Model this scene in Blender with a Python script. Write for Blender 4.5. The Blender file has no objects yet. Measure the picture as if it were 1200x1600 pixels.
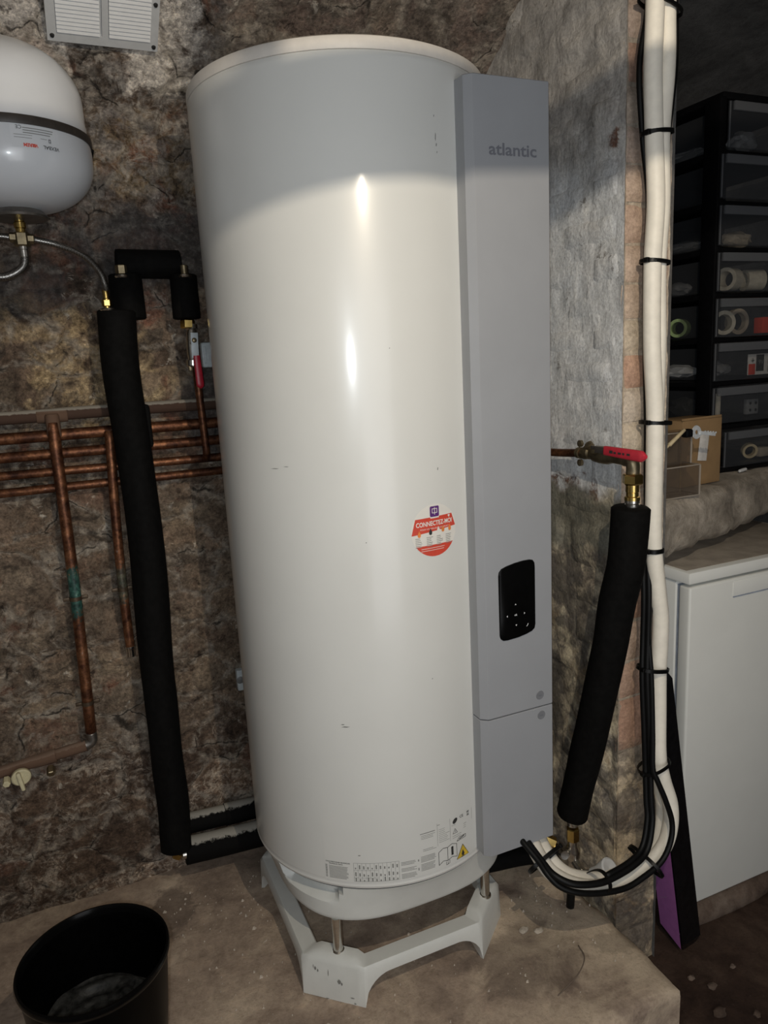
import bpy, bmesh, math, random
from mathutils import Vector, Matrix, noise, geometry
SC = bpy.context.scene
COL = SC.collection
rnd = random.Random(7)
PI = math.pi

# ------------------------------------------------------------------ camera
def make_camera():
    yaw, pitch, roll = math.radians(23.0), math.radians(11.657), math.radians(3.034)
    F = Vector((math.sin(yaw)*math.cos(pitch), math.cos(yaw)*math.cos(pitch), -math.sin(pitch)))
    R0 = Vector((math.cos(yaw), -math.sin(yaw), 0)); U0 = R0.cross(F)
    Rv = R0*math.cos(roll) - U0*math.sin(roll); U = Rv.cross(F)
    cd = bpy.data.cameras.new('camera'); cam = bpy.data.objects.new('camera', cd); COL.objects.link(cam)
    cd.sensor_fit = 'HORIZONTAL'; cd.sensor_width = 36.0; cd.lens = 36.0*1150/1200
    cd.clip_start = 0.02; cd.clip_end = 60
    m = Matrix((Rv, U, -F)).transposed().to_4x4(); cam.matrix_world = m
    SC.camera = cam
make_camera()
# ------------------------------------------------------------------ light and exposure
SC.view_settings.view_transform = 'Standard'
SC.view_settings.look = 'None'
SC.view_settings.exposure = 0.0
SC.view_settings.gamma = 1.0
SC.view_settings.use_curve_mapping = False
w = bpy.data.worlds.new('cellar_air'); SC.world = w; w.use_nodes = True
w.node_tree.nodes['Background'].inputs[0].default_value = (0.5, 0.55, 0.65, 1)
w.node_tree.nodes['Background'].inputs[1].default_value = 0.02
FLASH_W, LAMP_W, FILL_W = 19.5, 30.0, 13.0
def point_light(name, loc, watts, col, rad):
    l = bpy.data.lights.new(name, 'POINT'); l.energy = watts; l.color = col; l.shadow_soft_size = rad
    o = bpy.data.objects.new(name, l); o.location = loc; COL.objects.link(o)
    return o
point_light('phone_torch', (-0.03, -0.03, 0.006), FLASH_W, (0.88, 0.95, 1.0), 0.012)
point_light('cellar_lamp_light', (0.375, 0.05, 0.560), LAMP_W, (1.0, 0.88, 0.70), 0.004)

# added soft fill light behind the camera, evening out the falloff
dl = bpy.data.lights.new('added_fill_light', 'AREA'); dl.energy = FILL_W; dl.shape = 'RECTANGLE'; dl.size = 1.1; dl.size_y = 1.7; dl.color = (.97, .98, 1.0)
do = bpy.data.objects.new('added_fill_light', dl); do.location = (.45, -.98, -.45); do.rotation_euler = (math.radians(90), 0, math.radians(-12)); COL.objects.link(do)

# ------------------------------------------------------------------ node helpers
class NT:
    def __init__(s, name):
        s.m = bpy.data.materials.new(name); s.m.use_nodes = True
        s.t = s.m.node_tree; s.b = s.t.nodes['Principled BSDF']; s.out = s.t.nodes['Material Output']
    def n(s, typ, **kw):
        x = s.t.nodes.new(typ)
        for k, v in kw.items(): setattr(x, k, v)
        return x
    def link(s, a, b): s.t.links.new(a, b)
    def inp(s, sock, v):
        if hasattr(v, 'is_output') or isinstance(v, bpy.types.NodeSocket): s.link(v, sock)
        else: sock.default_value = v
    def pos(s):
        return s.n('ShaderNodeNewGeometry').outputs['Position']
    def noise(s, vec, scale, detail=6, rough=.6, dist=0.0):
        x = s.n('ShaderNodeTexNoise'); s.link(vec, x.inputs['Vector'])
        x.inputs['Scale'].default_value = scale; x.inputs['Detail'].default_value = detail
        x.inputs['Roughness'].default_value = rough; x.inputs['Distortion'].default_value = dist
        return x.outputs['Fac']
    def vor(s, vec, scale, feature='F1'):
        x = s.n('ShaderNodeTexVoronoi', feature=feature); s.link(vec, x.inputs['Vector']); x.inputs['Scale'].default_value = scale
        return x.outputs['Distance']
    def math(s, op, a, b=0.0, c=None, clamp=False):
        x = s.n('ShaderNodeMath', operation=op); x.use_clamp = clamp
        s.inp(x.inputs[0], a); s.inp(x.inputs[1], b)
        if c is not None: s.inp(x.inputs[2], c)
        return x.outputs[0]
    def ss(s, v, a, b):
        x = s.n('ShaderNodeMapRange', interpolation_type='SMOOTHSTEP'); s.inp(x.inputs[0], v)
        if a < b:
            x.inputs[1].default_value = a; x.inputs[2].default_value = b
        else:
            x.inputs[1].default_value = b; x.inputs[2].default_value = a; x.inputs[3].default_value = 1; x.inputs[4].default_value = 0
        return x.outputs[0]
    def mix(s, f, a, b):
        x = s.n('ShaderNodeMix', data_type='RGBA'); s.inp(x.inputs[0], f)
        for k, v in ((6, a), (7, b)):
            if isinstance(v, tuple): v = v if len(v) == 4 else v+(1,)
            s.inp(x.inputs[k], v)
        return x.outputs[2]
    def mul(s, c, f):
        x = s.n('ShaderNodeMix', data_type='RGBA', blend_type='MULTIPLY'); x.inputs[0].default_value = 1
        s.inp(x.inputs[6], c); s.inp(x.inputs[7], f); return x.outputs[2]
    def ramp(s, f, stops):
        x = s.n('ShaderNodeValToRGB'); s.link(f, x.inputs[0]); e = x.color_ramp.elements
        while len(e) < len(stops): e.new(.5)
        for el, (p, c) in zip(e, stops): el.position = p; el.color = c if len(c) == 4 else tuple(c)+(1,)
        return x.outputs[0]
    def blob(s, p, c, r, dis, amt=.5):
        v = s.n('ShaderNodeVectorMath', operation='SUBTRACT'); s.link(p, v.inputs[0]); v.inputs[1].default_value = c
        k = s.n('ShaderNodeVectorMath', operation='DIVIDE'); s.link(v.outputs[0], k.inputs[0]); k.inputs[1].default_value = r
        l = s.n('ShaderNodeVectorMath', operation='LENGTH'); s.link(k.outputs[0], l.inputs[0])
        d = s.math('ADD', l.outputs['Value'], s.math('MULTIPLY', s.math('SUBTRACT', dis, .5), amt*4))
        return s.ss(d, 1.15, .75)
    def bump(s, h, strength, dist=.01, prev=None):
        x = s.n('ShaderNodeBump'); s.link(h, x.inputs['Height']); x.inputs['Strength'].default_value = strength; x.inputs['Distance'].default_value = dist
        if prev is not None: s.link(prev, x.inputs['Normal'])
        return x.outputs[0]
    def set(s, **kw):
        for k, v in kw.items():
            nm = {'color': 'Base Color', 'rough': 'Roughness', 'metal': 'Metallic', 'normal': 'Normal', 'spec': 'Specular IOR Level', 'coat': 'Coat Weight', 'coatrough': 'Coat Roughness', 'emis': 'Emission Strength', 'emcol': 'Emission Color', 'alpha': 'Alpha'}[k]
            if isinstance(v, tuple) and len(v) == 3: v = v+(1,)
            s.inp(s.b.inputs[nm], v)
        return s.m

def plain(name, col, rough=.5, metal=0.0, spec=.5, var=.12, scale=60, bump=0.0, coat=0.0, coatrough=.1):
    """solid material with a faint procedural mottling"""
    t = NT(name)
    tc = t.n('ShaderNodeTexCoord').outputs['Object']
    f = t.noise(tc, scale, 4, .6)
    lo = tuple(c*(1-var) for c in col); hi = tuple(min(1, c*(1+var)) for c in col)
    c = t.mix(t.ss(f, .3, .7), lo, hi)
    kw = dict(color=c, rough=rough, metal=metal, spec=spec, coat=coat, coatrough=coatrough)
    if bump: kw['normal'] = t.bump(f, bump, .002)
    return t.set(**kw)

# ------------------------------------------------------------------ masonry materials
def mat_back_wall():
    t = NT('old_masonry'); p = t.pos()
    sep = t.n('ShaderNodeSeparateXYZ'); t.link(p, sep.inputs[0]); X, Y, Z = sep.outputs
    big = t.noise(p, 5.5, 7, .62, .6); med = t.noise(p, 17, 9, .68, .4); fine = t.noise(p, 70, 8, .7); mid2 = t.noise(p, 10, 8, .6, 1.0)
    p2 = t.n('ShaderNodeVectorMath', operation='ADD'); t.link(p, p2.inputs[0]); p2.inputs[1].default_value = (7.3, 2.1, 4.4); q = p2.outputs[0]
    big2 = t.noise(q, 4.2, 6, .6, .8); med2 = t.noise(q, 26, 10, .75, .6); sp = t.noise(q, 150, 4, .7)
    base = t.ramp(big, [(.28, (.030, .026, .024)), (.42, (.075, .062, .052)), (.54, (.115, .093, .075)), (.68, (.17, .145, .12)), (.8, (.24, .21, .18))])
    oi = t.n('ShaderNodeObjectInfo').outputs['Random']
    base = t.mul(base, t.ramp(oi, [(0, (.48, .47, .48)), (.3, (.80, .78, .76)), (.45, (1.0, .80, .70)), (.5, (1, .97, .93)), (.75, (1.2, 1.14, 1.05)), (.76, (.70, .69, .70)), (1, (1.5, 1.40, 1.22))]))
    # mottle
    base = t.mul(base, t.ramp(med, [(.3, (.42, .40, .38)), (.5, (.95, .95, .95)), (.72, (1.5, 1.45, 1.38))]))
    # ochre plaster zone around the middle left
    oc = t.blob(p, (0.08, 1.87, .0), (.13, .6, .13), mid2, .8)
    oc = t.math('MAXIMUM', oc, t.math('MULTIPLY', t.blob(p, (-.10, 1.87, .13), (.16, .6, .05), mid2, .6), .7))
    oc = t.math('MAXIMUM', oc, t.math('MULTIPLY', t.blob(p, (.23, 1.87, .46), (.14, .6, .07), mid2, .7), .65))
    c = t.mix(t.math('MULTIPLY', oc, t.ss(med, .36, .56)), base, t.ramp(med2, [(.3, (.075, .05, .027)), (.48, (.20, .15, .09)), (.66, (.42, .335, .215))]))
    # brick showing through
    rd = t.math('MULTIPLY', t.ss(big2, .56, .63), t.ss(med, .40, .52))
    c = t.mix(t.math('MULTIPLY', rd, .75), c, t.ramp(fine, [(.3, (.075, .030, .022)), (.7, (.17, .075, .05))]))
    # dark soot patch beside the tank and near the pipes
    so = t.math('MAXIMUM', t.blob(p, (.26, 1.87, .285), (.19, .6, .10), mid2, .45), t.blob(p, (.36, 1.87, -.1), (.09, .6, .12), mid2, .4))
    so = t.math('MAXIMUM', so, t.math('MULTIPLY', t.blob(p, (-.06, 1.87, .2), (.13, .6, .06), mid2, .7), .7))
    # pale grey plaster high on the wall
    hi = t.math('MULTIPLY', t.ss(Z, .18, .5), t.ss(med2, .42, .56))
    hi = t.math('MULTIPLY', hi, t.ss(X, .55, .36))
    c = t.mix(t.math('MULTIPLY', hi, .62), c, t.ramp(fine, [(.3, (.14, .13, .125)), (.7, (.27, .26, .25))]))
    wp = t.math('MAXIMUM', t.blob(p, (.30, 1.64, .68), (.09, .4, .10), mid2, .7), t.blob(p, (.01, 1.7, .64), (.10, .5, .10), mid2, .8))
    c = t.mix(t.math('MULTIPLY', wp, t.ss(med, .36, .5)), c, t.ramp(fine, [(.3, (.28, .26, .24)), (.7, (.52, .49, .46))]))
    # vault over the tank: uniform brown grey
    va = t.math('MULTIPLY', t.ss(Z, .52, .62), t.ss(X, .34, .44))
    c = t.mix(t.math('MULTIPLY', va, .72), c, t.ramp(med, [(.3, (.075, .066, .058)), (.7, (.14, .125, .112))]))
    # below pipes: brown grey render, then dark damp foot with salt bloom
    rend = t.math('MULTIPLY', t.ss(Z, -.22, -.34), t.ss(Z, -1.02, -.86))
    c = t.mix(t.math('MULTIPLY', rend, t.math('MULTIPLY', t.ss(med2, .36, .56), .6)), c, t.ramp(big2, [(.32, (.085, .066, .05)), (.55, (.155, .125, .095)), (.72, (.23, .195, .15))]))
    damp = t.ss(t.math('ADD', Z, t.math('MULTIPLY', t.math('SUBTRACT', mid2, .5), .35)), -.80, -1.0)
    c = t.mix(t.math('MULTIPLY', damp, .8), c, t.ramp(med2, [(.3, (.035, .022, .016)), (.55, (.085, .06, .045)), (.75, (.15, .115, .09))]))
    # white flakes and salt
    fl = t.math('MULTIPLY', t.ss(med2, .57, .63), t.ss(mid2, .46, .58))
    c = t.mix(t.math('MULTIPLY', fl, .65), c, (.40, .38, .345))
    salt = t.math('MULTIPLY', t.math('MULTIPLY', damp, t.ss(t.noise(q, 34, 10, .8, 1.2), .47, .56)), t.ss(big, .40, .52))
    c = t.mix(t.math('MULTIPLY', salt, .85), c, (.235, .205, .175))
    c = t.mul(c, t.ramp(sp, [(.3, (.55, .54, .53)), (.5, (1, 1, 1)), (.75, (1.45, 1.45, 1.42))]))
    # stone to stone variation, mortar smears, pits and cracks
    wn = t.n('ShaderNodeTexNoise'); t.link(p, wn.inputs['Vector']); wn.inputs['Scale'].default_value = 9; wn.inputs['Detail'].default_value = 6
    dv = t.n('ShaderNodeVectorMath', operation='MULTIPLY_ADD'); t.link(wn.outputs['Color'], dv.inputs[0]); dv.inputs[1].default_value = (.10, .10, .10); t.link(p, dv.inputs[2])
    sc = t.n('ShaderNodeVectorMath', operation='MULTIPLY'); t.link(dv.outputs[0], sc.inputs[0]); sc.inputs[1].default_value = (6.5, 3, 10)
    vc = t.n('ShaderNodeTexVoronoi'); t.link(sc.outputs[0], vc.inputs['Vector']); vc.inputs['Scale'].default_value = 1
    ve = t.n('ShaderNodeTexVoronoi', feature='DISTANCE_TO_EDGE'); t.link(sc.outputs[0], ve.inputs['Vector']); ve.inputs['Scale'].default_value = 1
    vs_ = t.n('ShaderNodeSeparateColor'); t.link(vc.outputs['Color'], vs_.inputs[0])
    c = t.mul(c, t.ramp(vs_.outputs[0], [(0, (.75, .73, .72)), (.45, (.97, .97, .97)), (.8, (1.12, 1.10, 1.06)), (1, (1.35, 1.3, 1.24))]))
    c = t.mix(t.math('MULTIPLY', t.math('MULTIPLY', t.ss(vs_.outputs[1], .88, .92), t.ss(med, .42, .55)), .4), c, (.115, .058, .042))
    mo = t.math('MULTIPLY', t.ss(ve.outputs['Distance'], .10, .02), t.ss(med2, .42, .55))
    c = t.mix(t.math('MULTIPLY', mo, .7), c, t.ramp(fine, [(.35, (.12, .105, .088)), (.7, (.30, .27, .23))]))
    ms = t.n('ShaderNodeVectorMath', operation='MULTIPLY'); t.link(dv.outputs[0], ms.inputs[0]); ms.inputs[1].default_value = (7, 7, 20)
    sm = t.noise(ms.outputs[0], 1.0, 9, .68, .5)
    c = t.mix(t.math('MULTIPLY', t.ss(sm, .56, .64), t.math('MULTIPLY', t.ss(mid2, .42, .55), .62)), c, (.24, .215, .18))
    c = t.mix(t.math('MULTIPLY', t.ss(sm, .42, .34), .65), c, (.028, .022, .018))
    pit = t.ss(med2, .42, .35)
    c = t.mix(t.math('MULTIPLY', pit, .75), c, (.022, .017, .014))
    crk = t.math('MULTIPLY', t.ss(ve.outputs['Distance'], .022, .004), t.ss(mid2, .5, .6))
    c = t.mix(t.math('MULTIPLY', crk, .85), c, (.012, .010, .009))
    c = t.mul(c, t.ramp(t.noise(q, 55, 8, .75, .5), [(.32, (.5, .48, .47)), (.5, (1, 1, 1)), (.66, (1.55, 1.52, 1.46))]))
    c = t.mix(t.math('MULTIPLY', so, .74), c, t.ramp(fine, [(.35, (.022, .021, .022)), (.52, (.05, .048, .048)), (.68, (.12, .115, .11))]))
    c = t.mul(c, (1.80, 1.76, 1.72, 1))
    h = t.math('ADD', t.math('ADD', t.math('MULTIPLY', med2, .6), t.math('MULTIPLY', fine, .4)), t.math('ADD', t.math('MULTIPLY', sm, .6), t.math('MULTIPLY', t.ss(ve.outputs['Distance'], 0, .1), .25)))
    nrm = t.bump(h, .95, .016)
    nrm = t.bump(sp, .35, .003, nrm)
    return t.set(color=c, rough=.9, normal=nrm, spec=.2)

def mat_partition():
    t = NT('flaking_whitewash'); p = t.pos()
    sep = t.n('ShaderNodeSeparateXYZ'); t.link(p, sep.inputs[0]); X, Y, Z = sep.outputs
    big = t.noise(p, 6, 7, .6, .6); med = t.noise(p, 20, 9, .66, .5); fine = t.noise(p, 75, 8, .7)
    mp = t.n('ShaderNodeMapping'); t.link(p, mp.inputs[0]); mp.inputs['Scale'].default_value = (30, 30, 9)
    brush = t.noise(mp.outputs[0], 1.6, 8, .65, .8)
    wob = t.noise(p, 11, 7, .62, .15)
    white = t.ramp(big, [(.3, (.70, .715, .735)), (.5, (.82, .82, .812)), (.7, (.88, .855, .825))])
    white = t.mul(white, t.ramp(brush, [(.3, (.78, .79, .80)), (.55, (1, 1, 1)), (.7, (1.1, 1.09, 1.06))]))
    grey = t.ramp(med, [(.3, (.17, .152, .138)), (.5, (.36, .33, .30)), (.7, (.54, .495, .44))])
    zz = t.math('ADD', Z, t.math('MULTIPLY', t.math('SUBTRACT', wob, .5), .3))
    zl = t.math('ADD', Z, t.math('MULTIPLY', t.math('SUBTRACT', t.noise(p, 12, 3, .5), .5), .10))
    up = t.ss(zz, .30, .46)
    c = t.mix(t.math('MULTIPLY', up, .8), white, grey)
    # flaked holes
    fl = t.math('MULTIPLY', t.ss(med, .60, .66), t.ss(fine, .45, .6))
    c = t.mix(t.math('MULTIPLY', fl, .7), c, (.13, .105, .085))
    chip = t.math('MAXIMUM', t.blob(p, (1.06, 1.37, -.32), (.2, .10, .035), wob, .9), t.blob(p, (1.06, 1.24, .41), (.2, .018, .05), med, 1.0))
    c = t.mix(t.math('MULTIPLY', chip, t.ss(med, .42, .56)), c, t.ramp(fine, [(.3, (.06, .04, .035)), (.6, (.22, .12, .085)), (.75, (.45, .38, .33))]))
    rub = t.ramp(med, [(.28, (.07, .06, .052)), (.42, (.26, .225, .185)), (.54, (.47, .41, .32)), (.68, (.72, .65, .50))])
    rub = t.mix(t.math('MULTIPLY', t.ss(big, .54, .62), .6), rub, (.19, .13, .075))
    rub = t.mix(t.math('MULTIPLY', t.ss(wob, .53, .45), .75), rub, t.ramp(fine, [(.3, (.045, .042, .042)), (.7, (.14, .13, .125))]))
    rub = t.mix(t.math('MULTIPLY', t.ss(wob, .55, .62), .6), rub, t.ramp(med, [(.35, (.30, .26, .19)), (.6, (.66, .58, .43))]))
    rub = t.mul(rub, (1.5, 1.45, 1.36, 1))
    low = t.ss(zl, -.295, -.325)
    c = t.mix(low, c, rub)
    cem = t.math('MULTIPLY', t.ss(zl, -.30, -.33), t.ss(zl, -.47, -.43))
    c = t.mix(t.math('MULTIPLY', cem, .85), c, t.ramp(med, [(.3, (.20, .193, .152)), (.7, (.27, .258, .21))]))
    # bare orange brick on the narrow end of the wall
    gn = t.n('ShaderNodeNewGeometry').outputs['True Normal']; gs = t.n('ShaderNodeSeparateXYZ'); t.link(gn, gs.inputs[0])
    end = t.math('MULTIPLY', t.ss(t.math('ABSOLUTE', gs.outputs[1]), .55, .75), t.ss(Y, 1.225, 1.222))
    oi = t.n('ShaderNodeObjectInfo').outputs['Random']
    br = t.ramp(oi, [(0, (.54, .31, .21)), (.25, (.60, .45, .35)), (.6, (.62, .52, .40)), (.85, (.66, .56, .46)), (1, (.62, .44, .33))])
    br = t.mul(br, t.ramp(med, [(.3, (.7, .68, .66)), (.55, (1, 1, 1)), (.72, (1.15, 1.15, 1.1))]))
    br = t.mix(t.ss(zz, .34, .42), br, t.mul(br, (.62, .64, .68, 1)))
    br = t.mix(t.ss(zz, -.85, -1.0), br, t.mul(rub, (1, .95, .9, 1)))
    c = t.mix(end, c, br)
    c = t.mul(c, t.ramp(t.noise(p, 160, 3, .7), [(.3, (.72, .71, .70)), (.55, (1, 1, 1)), (.75, (1.2, 1.2, 1.18))]))
    h = t.math('ADD', t.math('MULTIPLY', med, .5), t.math('ADD', t.math('MULTIPLY', brush, .25), t.math('MULTIPLY', fine, t.math('ADD', .15, t.math('MULTIPLY', low, .4)))))
    return t.set(color=c, rough=.85, normal=t.bump(h, .7, .012), spec=.25)

def mat_ground(name, stops, bumpd=.006, spots=True, scale=7, gain=1.0):
    t = NT(name); p = t.pos()
    big = t.noise(p, scale, 7, .6, .5); med = t.noise(p, 30, 9, .7, .3); fine = t.noise(p, 140, 6, .75)
    c = t.ramp(big, stops)
    c = t.mul(c, t.ramp(med, [(.3, (.72, .70, .68)), (.52, (1, 1, 1)), (.75, (1.25, 1.22, 1.18))]))
    if spots:
        d = t.math('MAXIMUM', t.blob(p, (1.0, 1.14, -1.327), (.055, .035, .3), med, .7), t.blob(p, (.10, 1.72, -1.327), (.05, .09, .3), med, .5))
        d = t.math('MAXIMUM', d, t.blob(p, (.80, 1.20, -1.327), (.13, .10, .3), big, .6))
        c = t.mix(t.math('MULTIPLY', d, .55), c, (.045, .034, .027))
        pal = t.math('MULTIPLY', t.ss(X_of(t, p), .62, .95), t.ss(big, .36, .56))
        c = t.mix(t.math('MULTIPLY', pal, .35), c, (.27, .225, .165))
    c = t.mix(t.math('MULTIPLY', t.ss(fine, .66, .72), .6), c, (.42, .38, .33))
    c = t.mul(c, t.ramp(fine, [(.3, (.75, .74, .73)), (.5, (1, 1, 1))]))
    c = t.mul(c, (gain, gain, gain, 1))
    h = t.math('ADD', t.math('MULTIPLY', med, .6), t.math('MULTIPLY', fine, .4))
    return t.set(color=c, rough=.88, normal=t.bump(h, .6, bumpd), spec=.25)
def X_of(t, p):
    s = t.n('ShaderNodeSeparateXYZ'); t.link(p, s.inputs[0]); return s.outputs[0]

M = {}
M['wall'] = mat_back_wall()
M['part'] = mat_partition()
M['slab'] = mat_ground('dusty_concrete', [(.3, (.085, .064, .05)), (.5, (.145, .112, .086)), (.7, (.205, .165, .125))], gain=2.95)
M['earth'] = mat_ground('dark_earth', [(.3, (.022, .012, .009)), (.5, (.048, .028, .02)), (.7, (.085, .055, .04))], spots=False)
M['kerb'] = mat_ground('red_brown_kerb', [(.3, (.07, .047, .036)), (.5, (.14, .10, .078)), (.7, (.24, .19, .155))], spots=False)
M['ledge'] = mat_ground('rough_ledge_stone', [(.3, (.17, .145, .118)), (.5, (.38, .33, .27)), (.66, (.58, .51, .43))], .014, False, 9)
M['dark_wall'] = mat_ground('dark_grey_vault', [(.3, (.10, .10, .10)), (.5, (.16, .158, .156)), (.7, (.23, .225, .22))], .01, False, 4)
M['enamel'] = plain('white_enamel', (.74, .735, .70), .36, var=.015, scale=6, coat=.5, coatrough=.16)
M['rim'] = plain('cream_plastic', (.70, .655, .60), .45, var=.03)
M['skirt'] = plain('pale_grey_plastic', (.68, .685, .65), .42, var=.03, scale=20)
M['skirt_dark'] = plain('painted_gap_shade', (.05, .05, .05), .7)
M['panel'] = plain('grey_panel_paint', (.335, .342, .36), .38, var=.02, scale=9)
M['panel_side'] = plain('panel_edge_paint', (.20, .205, .22), .5, var=.02)
M['logo'] = plain('logo_grey', (.17, .175, .20), .45, var=.02)
M['glass_black'] = plain('black_glass', (.003, .003, .003), .2, var=.1, spec=.12)
M['ink'] = plain('black_ink', (.035, .035, .033), .6)
M['ink_grey'] = plain('grey_ink', (.23, .23, .215), .6)
M['icon'] = plain('icon_white', (.75, .75, .75), .6)
M['paper'] = plain('sticker_white', (.80, .77, .71), .5, var=.02)
M['red_print'] = plain('red_print', (.66, .075, .045), .45, var=.05)
M['purple_print'] = plain('purple_print', (.11, .03, .18), .45)
M['orange_print'] = plain('orange_print', (.8, .25, .06), .5)
M['yellow_print'] = plain('yellow_print', (.72, .49, .05), .5)
M['steel'] = plain('brushed_steel', (.62, .60, .56), .24, 1.0, var=.08)
M['nickel'] = plain('nickel_plate', (.62, .60, .56), .26, 1.0, var=.15, scale=80)
M['brass'] = plain('brass', (.62, .44, .15), .26, 1.0, var=.15, scale=40)
M['brass_dull'] = plain('tarnished_brass', (.26, .21, .13), .42, .9, var=.3, scale=50)
M['clamp'] = plain('rusty_clamp', (.10, .07, .045), .5, .6, var=.3)
M['braid'] = None
M['copper'] = None
M['foam'] = plain('black_foam', (.0036, .0034, .0032), .8, var=.3, scale=70, bump=.35, spec=.12)
M['rubber'] = plain('black_cable', (.0035, .0035, .0035), .5, var=.2, spec=.25)
M['tie'] = plain('black_tie', (.003, .003, .003), .42, var=.2, spec=.3)
M['lagging'] = plain('cream_insulation', (.92, .86, .745), .5, var=.05, scale=40)
M['red_grip'] = plain('red_grip', (.42, .012, .03), .4, var=.1)
M['red_grip2'] = plain('red_grip_bright', (.55, .03, .05), .42, var=.08)
M['cream_knob'] = plain('cream_knob', (.62, .56, .36), .5, var=.1)
M['white_box'] = plain('white_box_plastic', (.55, .60, .62), .45)
M['tank_paint'] = plain('vessel_paint', (.72, .73, .75), .3, var=.015, scale=8, coat=.5, coatrough=.1)
M['seam'] = plain('vessel_seam', (.045, .036, .03), .45, var=.2)
M['dull_steel'] = plain('dull_steel', (.22, .20, .18), .4, .85, var=.2)
M['bucket'] = plain('black_bucket_plastic', (.0014, .0014, .0014), .35, var=.3, spec=.08)
M['residue'] = plain('bucket_residue', (.018, .018, .017), .5, var=.8, scale=60, bump=.8, spec=.25)
M['freezer'] = plain('freezer_white', (.80, .80, .76), .42, var=.015, scale=8)
M['worktop'] = plain('dusty_worktop', (.34, .295, .245), .55, var=.15, scale=25)
M['gasket'] = plain('blue_grey_gasket', (.30, .34, .42), .6)
M['tower'] = plain('black_tower_plastic', (.003, .003, .0035), .45, var=.2, spec=.2)
M['card'] = plain('brown_cardboard', (.30, .185, .085), .8, var=.1, scale=14)
M['pbox_black'] = plain('black_carton', (.005, .005, .006), .32, var=.3, scale=70, bump=.4)
M['pbox_purple'] = plain('purple_carton', (.44, .16, .44), .4, var=.06)
M['lilac'] = plain('lilac_line', (.42, .25, .42), .5)
M['vent'] = plain('vent_white', (.66, .66, .655), .5, var=.03)
M['vent_frame'] = plain('vent_frame_grey', (.56, .565, .565), .5, var=.04)
M['hole'] = plain('dark_screw', (.02, .02, .02), .5)
M['tape'] = plain('masking_tape', (.40, .34, .26), .7)
M['paper_roll'] = plain('pale_tape', (.55, .50, .40), .7)
M['green'] = plain('green_tape', (.22, .30, .12), .5)
M['bat_white'] = plain('pack_white', (.65, .62, .58), .5)
M['grey_plast'] = plain('grey_plastic', (.2, .2, .2), .5)
M['wood'] = plain('pale_wood', (.62, .50, .30), .6)
M['key'] = plain('silver_key', (.75, .78, .80), .38, .35)
M['crumb'] = plain('plaster_crumb', (.46, .40, .33), .9, var=.2)
M['twig'] = plain('dry_twig', (.16, .12, .09), .8)
M['lamp_metal'] = plain('lamp_metal', (.05, .05, .05), .5)

def mat_copper():
    t = NT('weathered_copper'); p = t.pos()
    f = t.noise(p, 22, 7, .65, .4); g = t.noise(p, 80, 6, .7)
    c = t.ramp(f, [(.3, (.07, .028, .018)), (.46, (.20, .080, .040)), (.62, (.36, .155, .072)), (.76, (.44, .22, .12))])
    c = t.mul(c, t.ramp(g, [(.36, (.30, .27, .27)), (.58, (.85, .85, .85))]))
    # green bloom around the clamps
    gr = t.math('MAXIMUM', t.blob(p, (-.028, 1.8, -.49), (.05, .1, .062), g, .7), t.math('MULTIPLY', t.blob(p, (.08, 1.8, -.49), (.05, .1, .045), g, .8), .6))
    gr = t.math('MULTIPLY', gr, .95)
    c = t.mix(gr, c, t.ramp(g, [(.35, (.008, .022, .019)), (.52, (.02, .085, .07)), (.70, (.10, .28, .22))]))
    dust = t.math('MULTIPLY', t.ss(g, .62, .7), t.ss(f, .4, .55))
    c = t.mix(t.math('MULTIPLY', dust, .6), c, (.45, .40, .36))
    met = t.math('SUBTRACT', .72, t.math('MULTIPLY', gr, .7))
    return t.set(color=c, rough=.46, metal=met, normal=t.bump(g, .25, .002))
M['copper'] = mat_copper()
def mat_dusty(name, base, dust, amount, lo=.45, hi=.72):
    """dust that has settled on upward facing surfaces"""
    t = NT(name); p = t.pos()
    g = t.n('ShaderNodeNewGeometry').outputs['Normal']; s = t.n('ShaderNodeSeparateXYZ'); t.link(g, s.inputs[0])
    f = t.noise(p, 90, 8, .75); u = t.ss(t.math('ADD', s.outputs[2], t.math('MULTIPLY', t.math('SUBTRACT', f, .5), .7)), lo, hi)
    c = t.mix(t.math('MULTIPLY', u, amount), base, dust)
    return t.set(color=c, rough=.8, spec=.12, normal=t.bump(f, .3, .003))
M['dusty_foam'] = mat_dusty('dusty_black_pipe', (.004, .0037, .0035), (.40, .38, .335), .9, .74, .88)
M['dusty_copper'] = mat_dusty('dusty_copper_pipe', (.075, .045, .033), (.36, .33, .28), .85, .38, .62)
M['dusty_old'] = mat_dusty('encrusted_pipe', (.14, .085, .058), (.24, .17, .13), .6)
def mat_braid():
    t = NT('braided_steel'); tc = t.n('ShaderNodeTexCoord').outputs['Object']
    a = t.n('ShaderNodeTexChecker'); t.link(tc, a.inputs[0]); a.inputs['Scale'].default_value = 420
    c = t.mix(a.outputs['Fac'], (.13, .125, .115), (.30, .285, .265))
    return t.set(color=c, rough=.35, metal=.95, normal=t.bump(a.outputs['Fac'], .3, .0008))
M['braid'] = mat_braid()
def mat_clear(name, col, opacity, rough=.12):
    t = NT(name)
    tr = t.n('ShaderNodeBsdfTransparent'); tr.inputs[0].default_value = (.92, .92, .92, 1)
    f = t.noise(t.n('ShaderNodeTexCoord').outputs['Object'], 14, 5, .6)
    t.set(color=t.mix(f, tuple(x*.9 for x in col), col), rough=rough, spec=.35)
    mx = t.n('ShaderNodeMixShader'); t.inp(mx.inputs[0], opacity)
    t.link(tr.outputs[0], mx.inputs[1]); t.link(t.b.outputs[0], mx.inputs[2]); t.link(mx.outputs[0], t.out.inputs[0])
    return t.m
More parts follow.
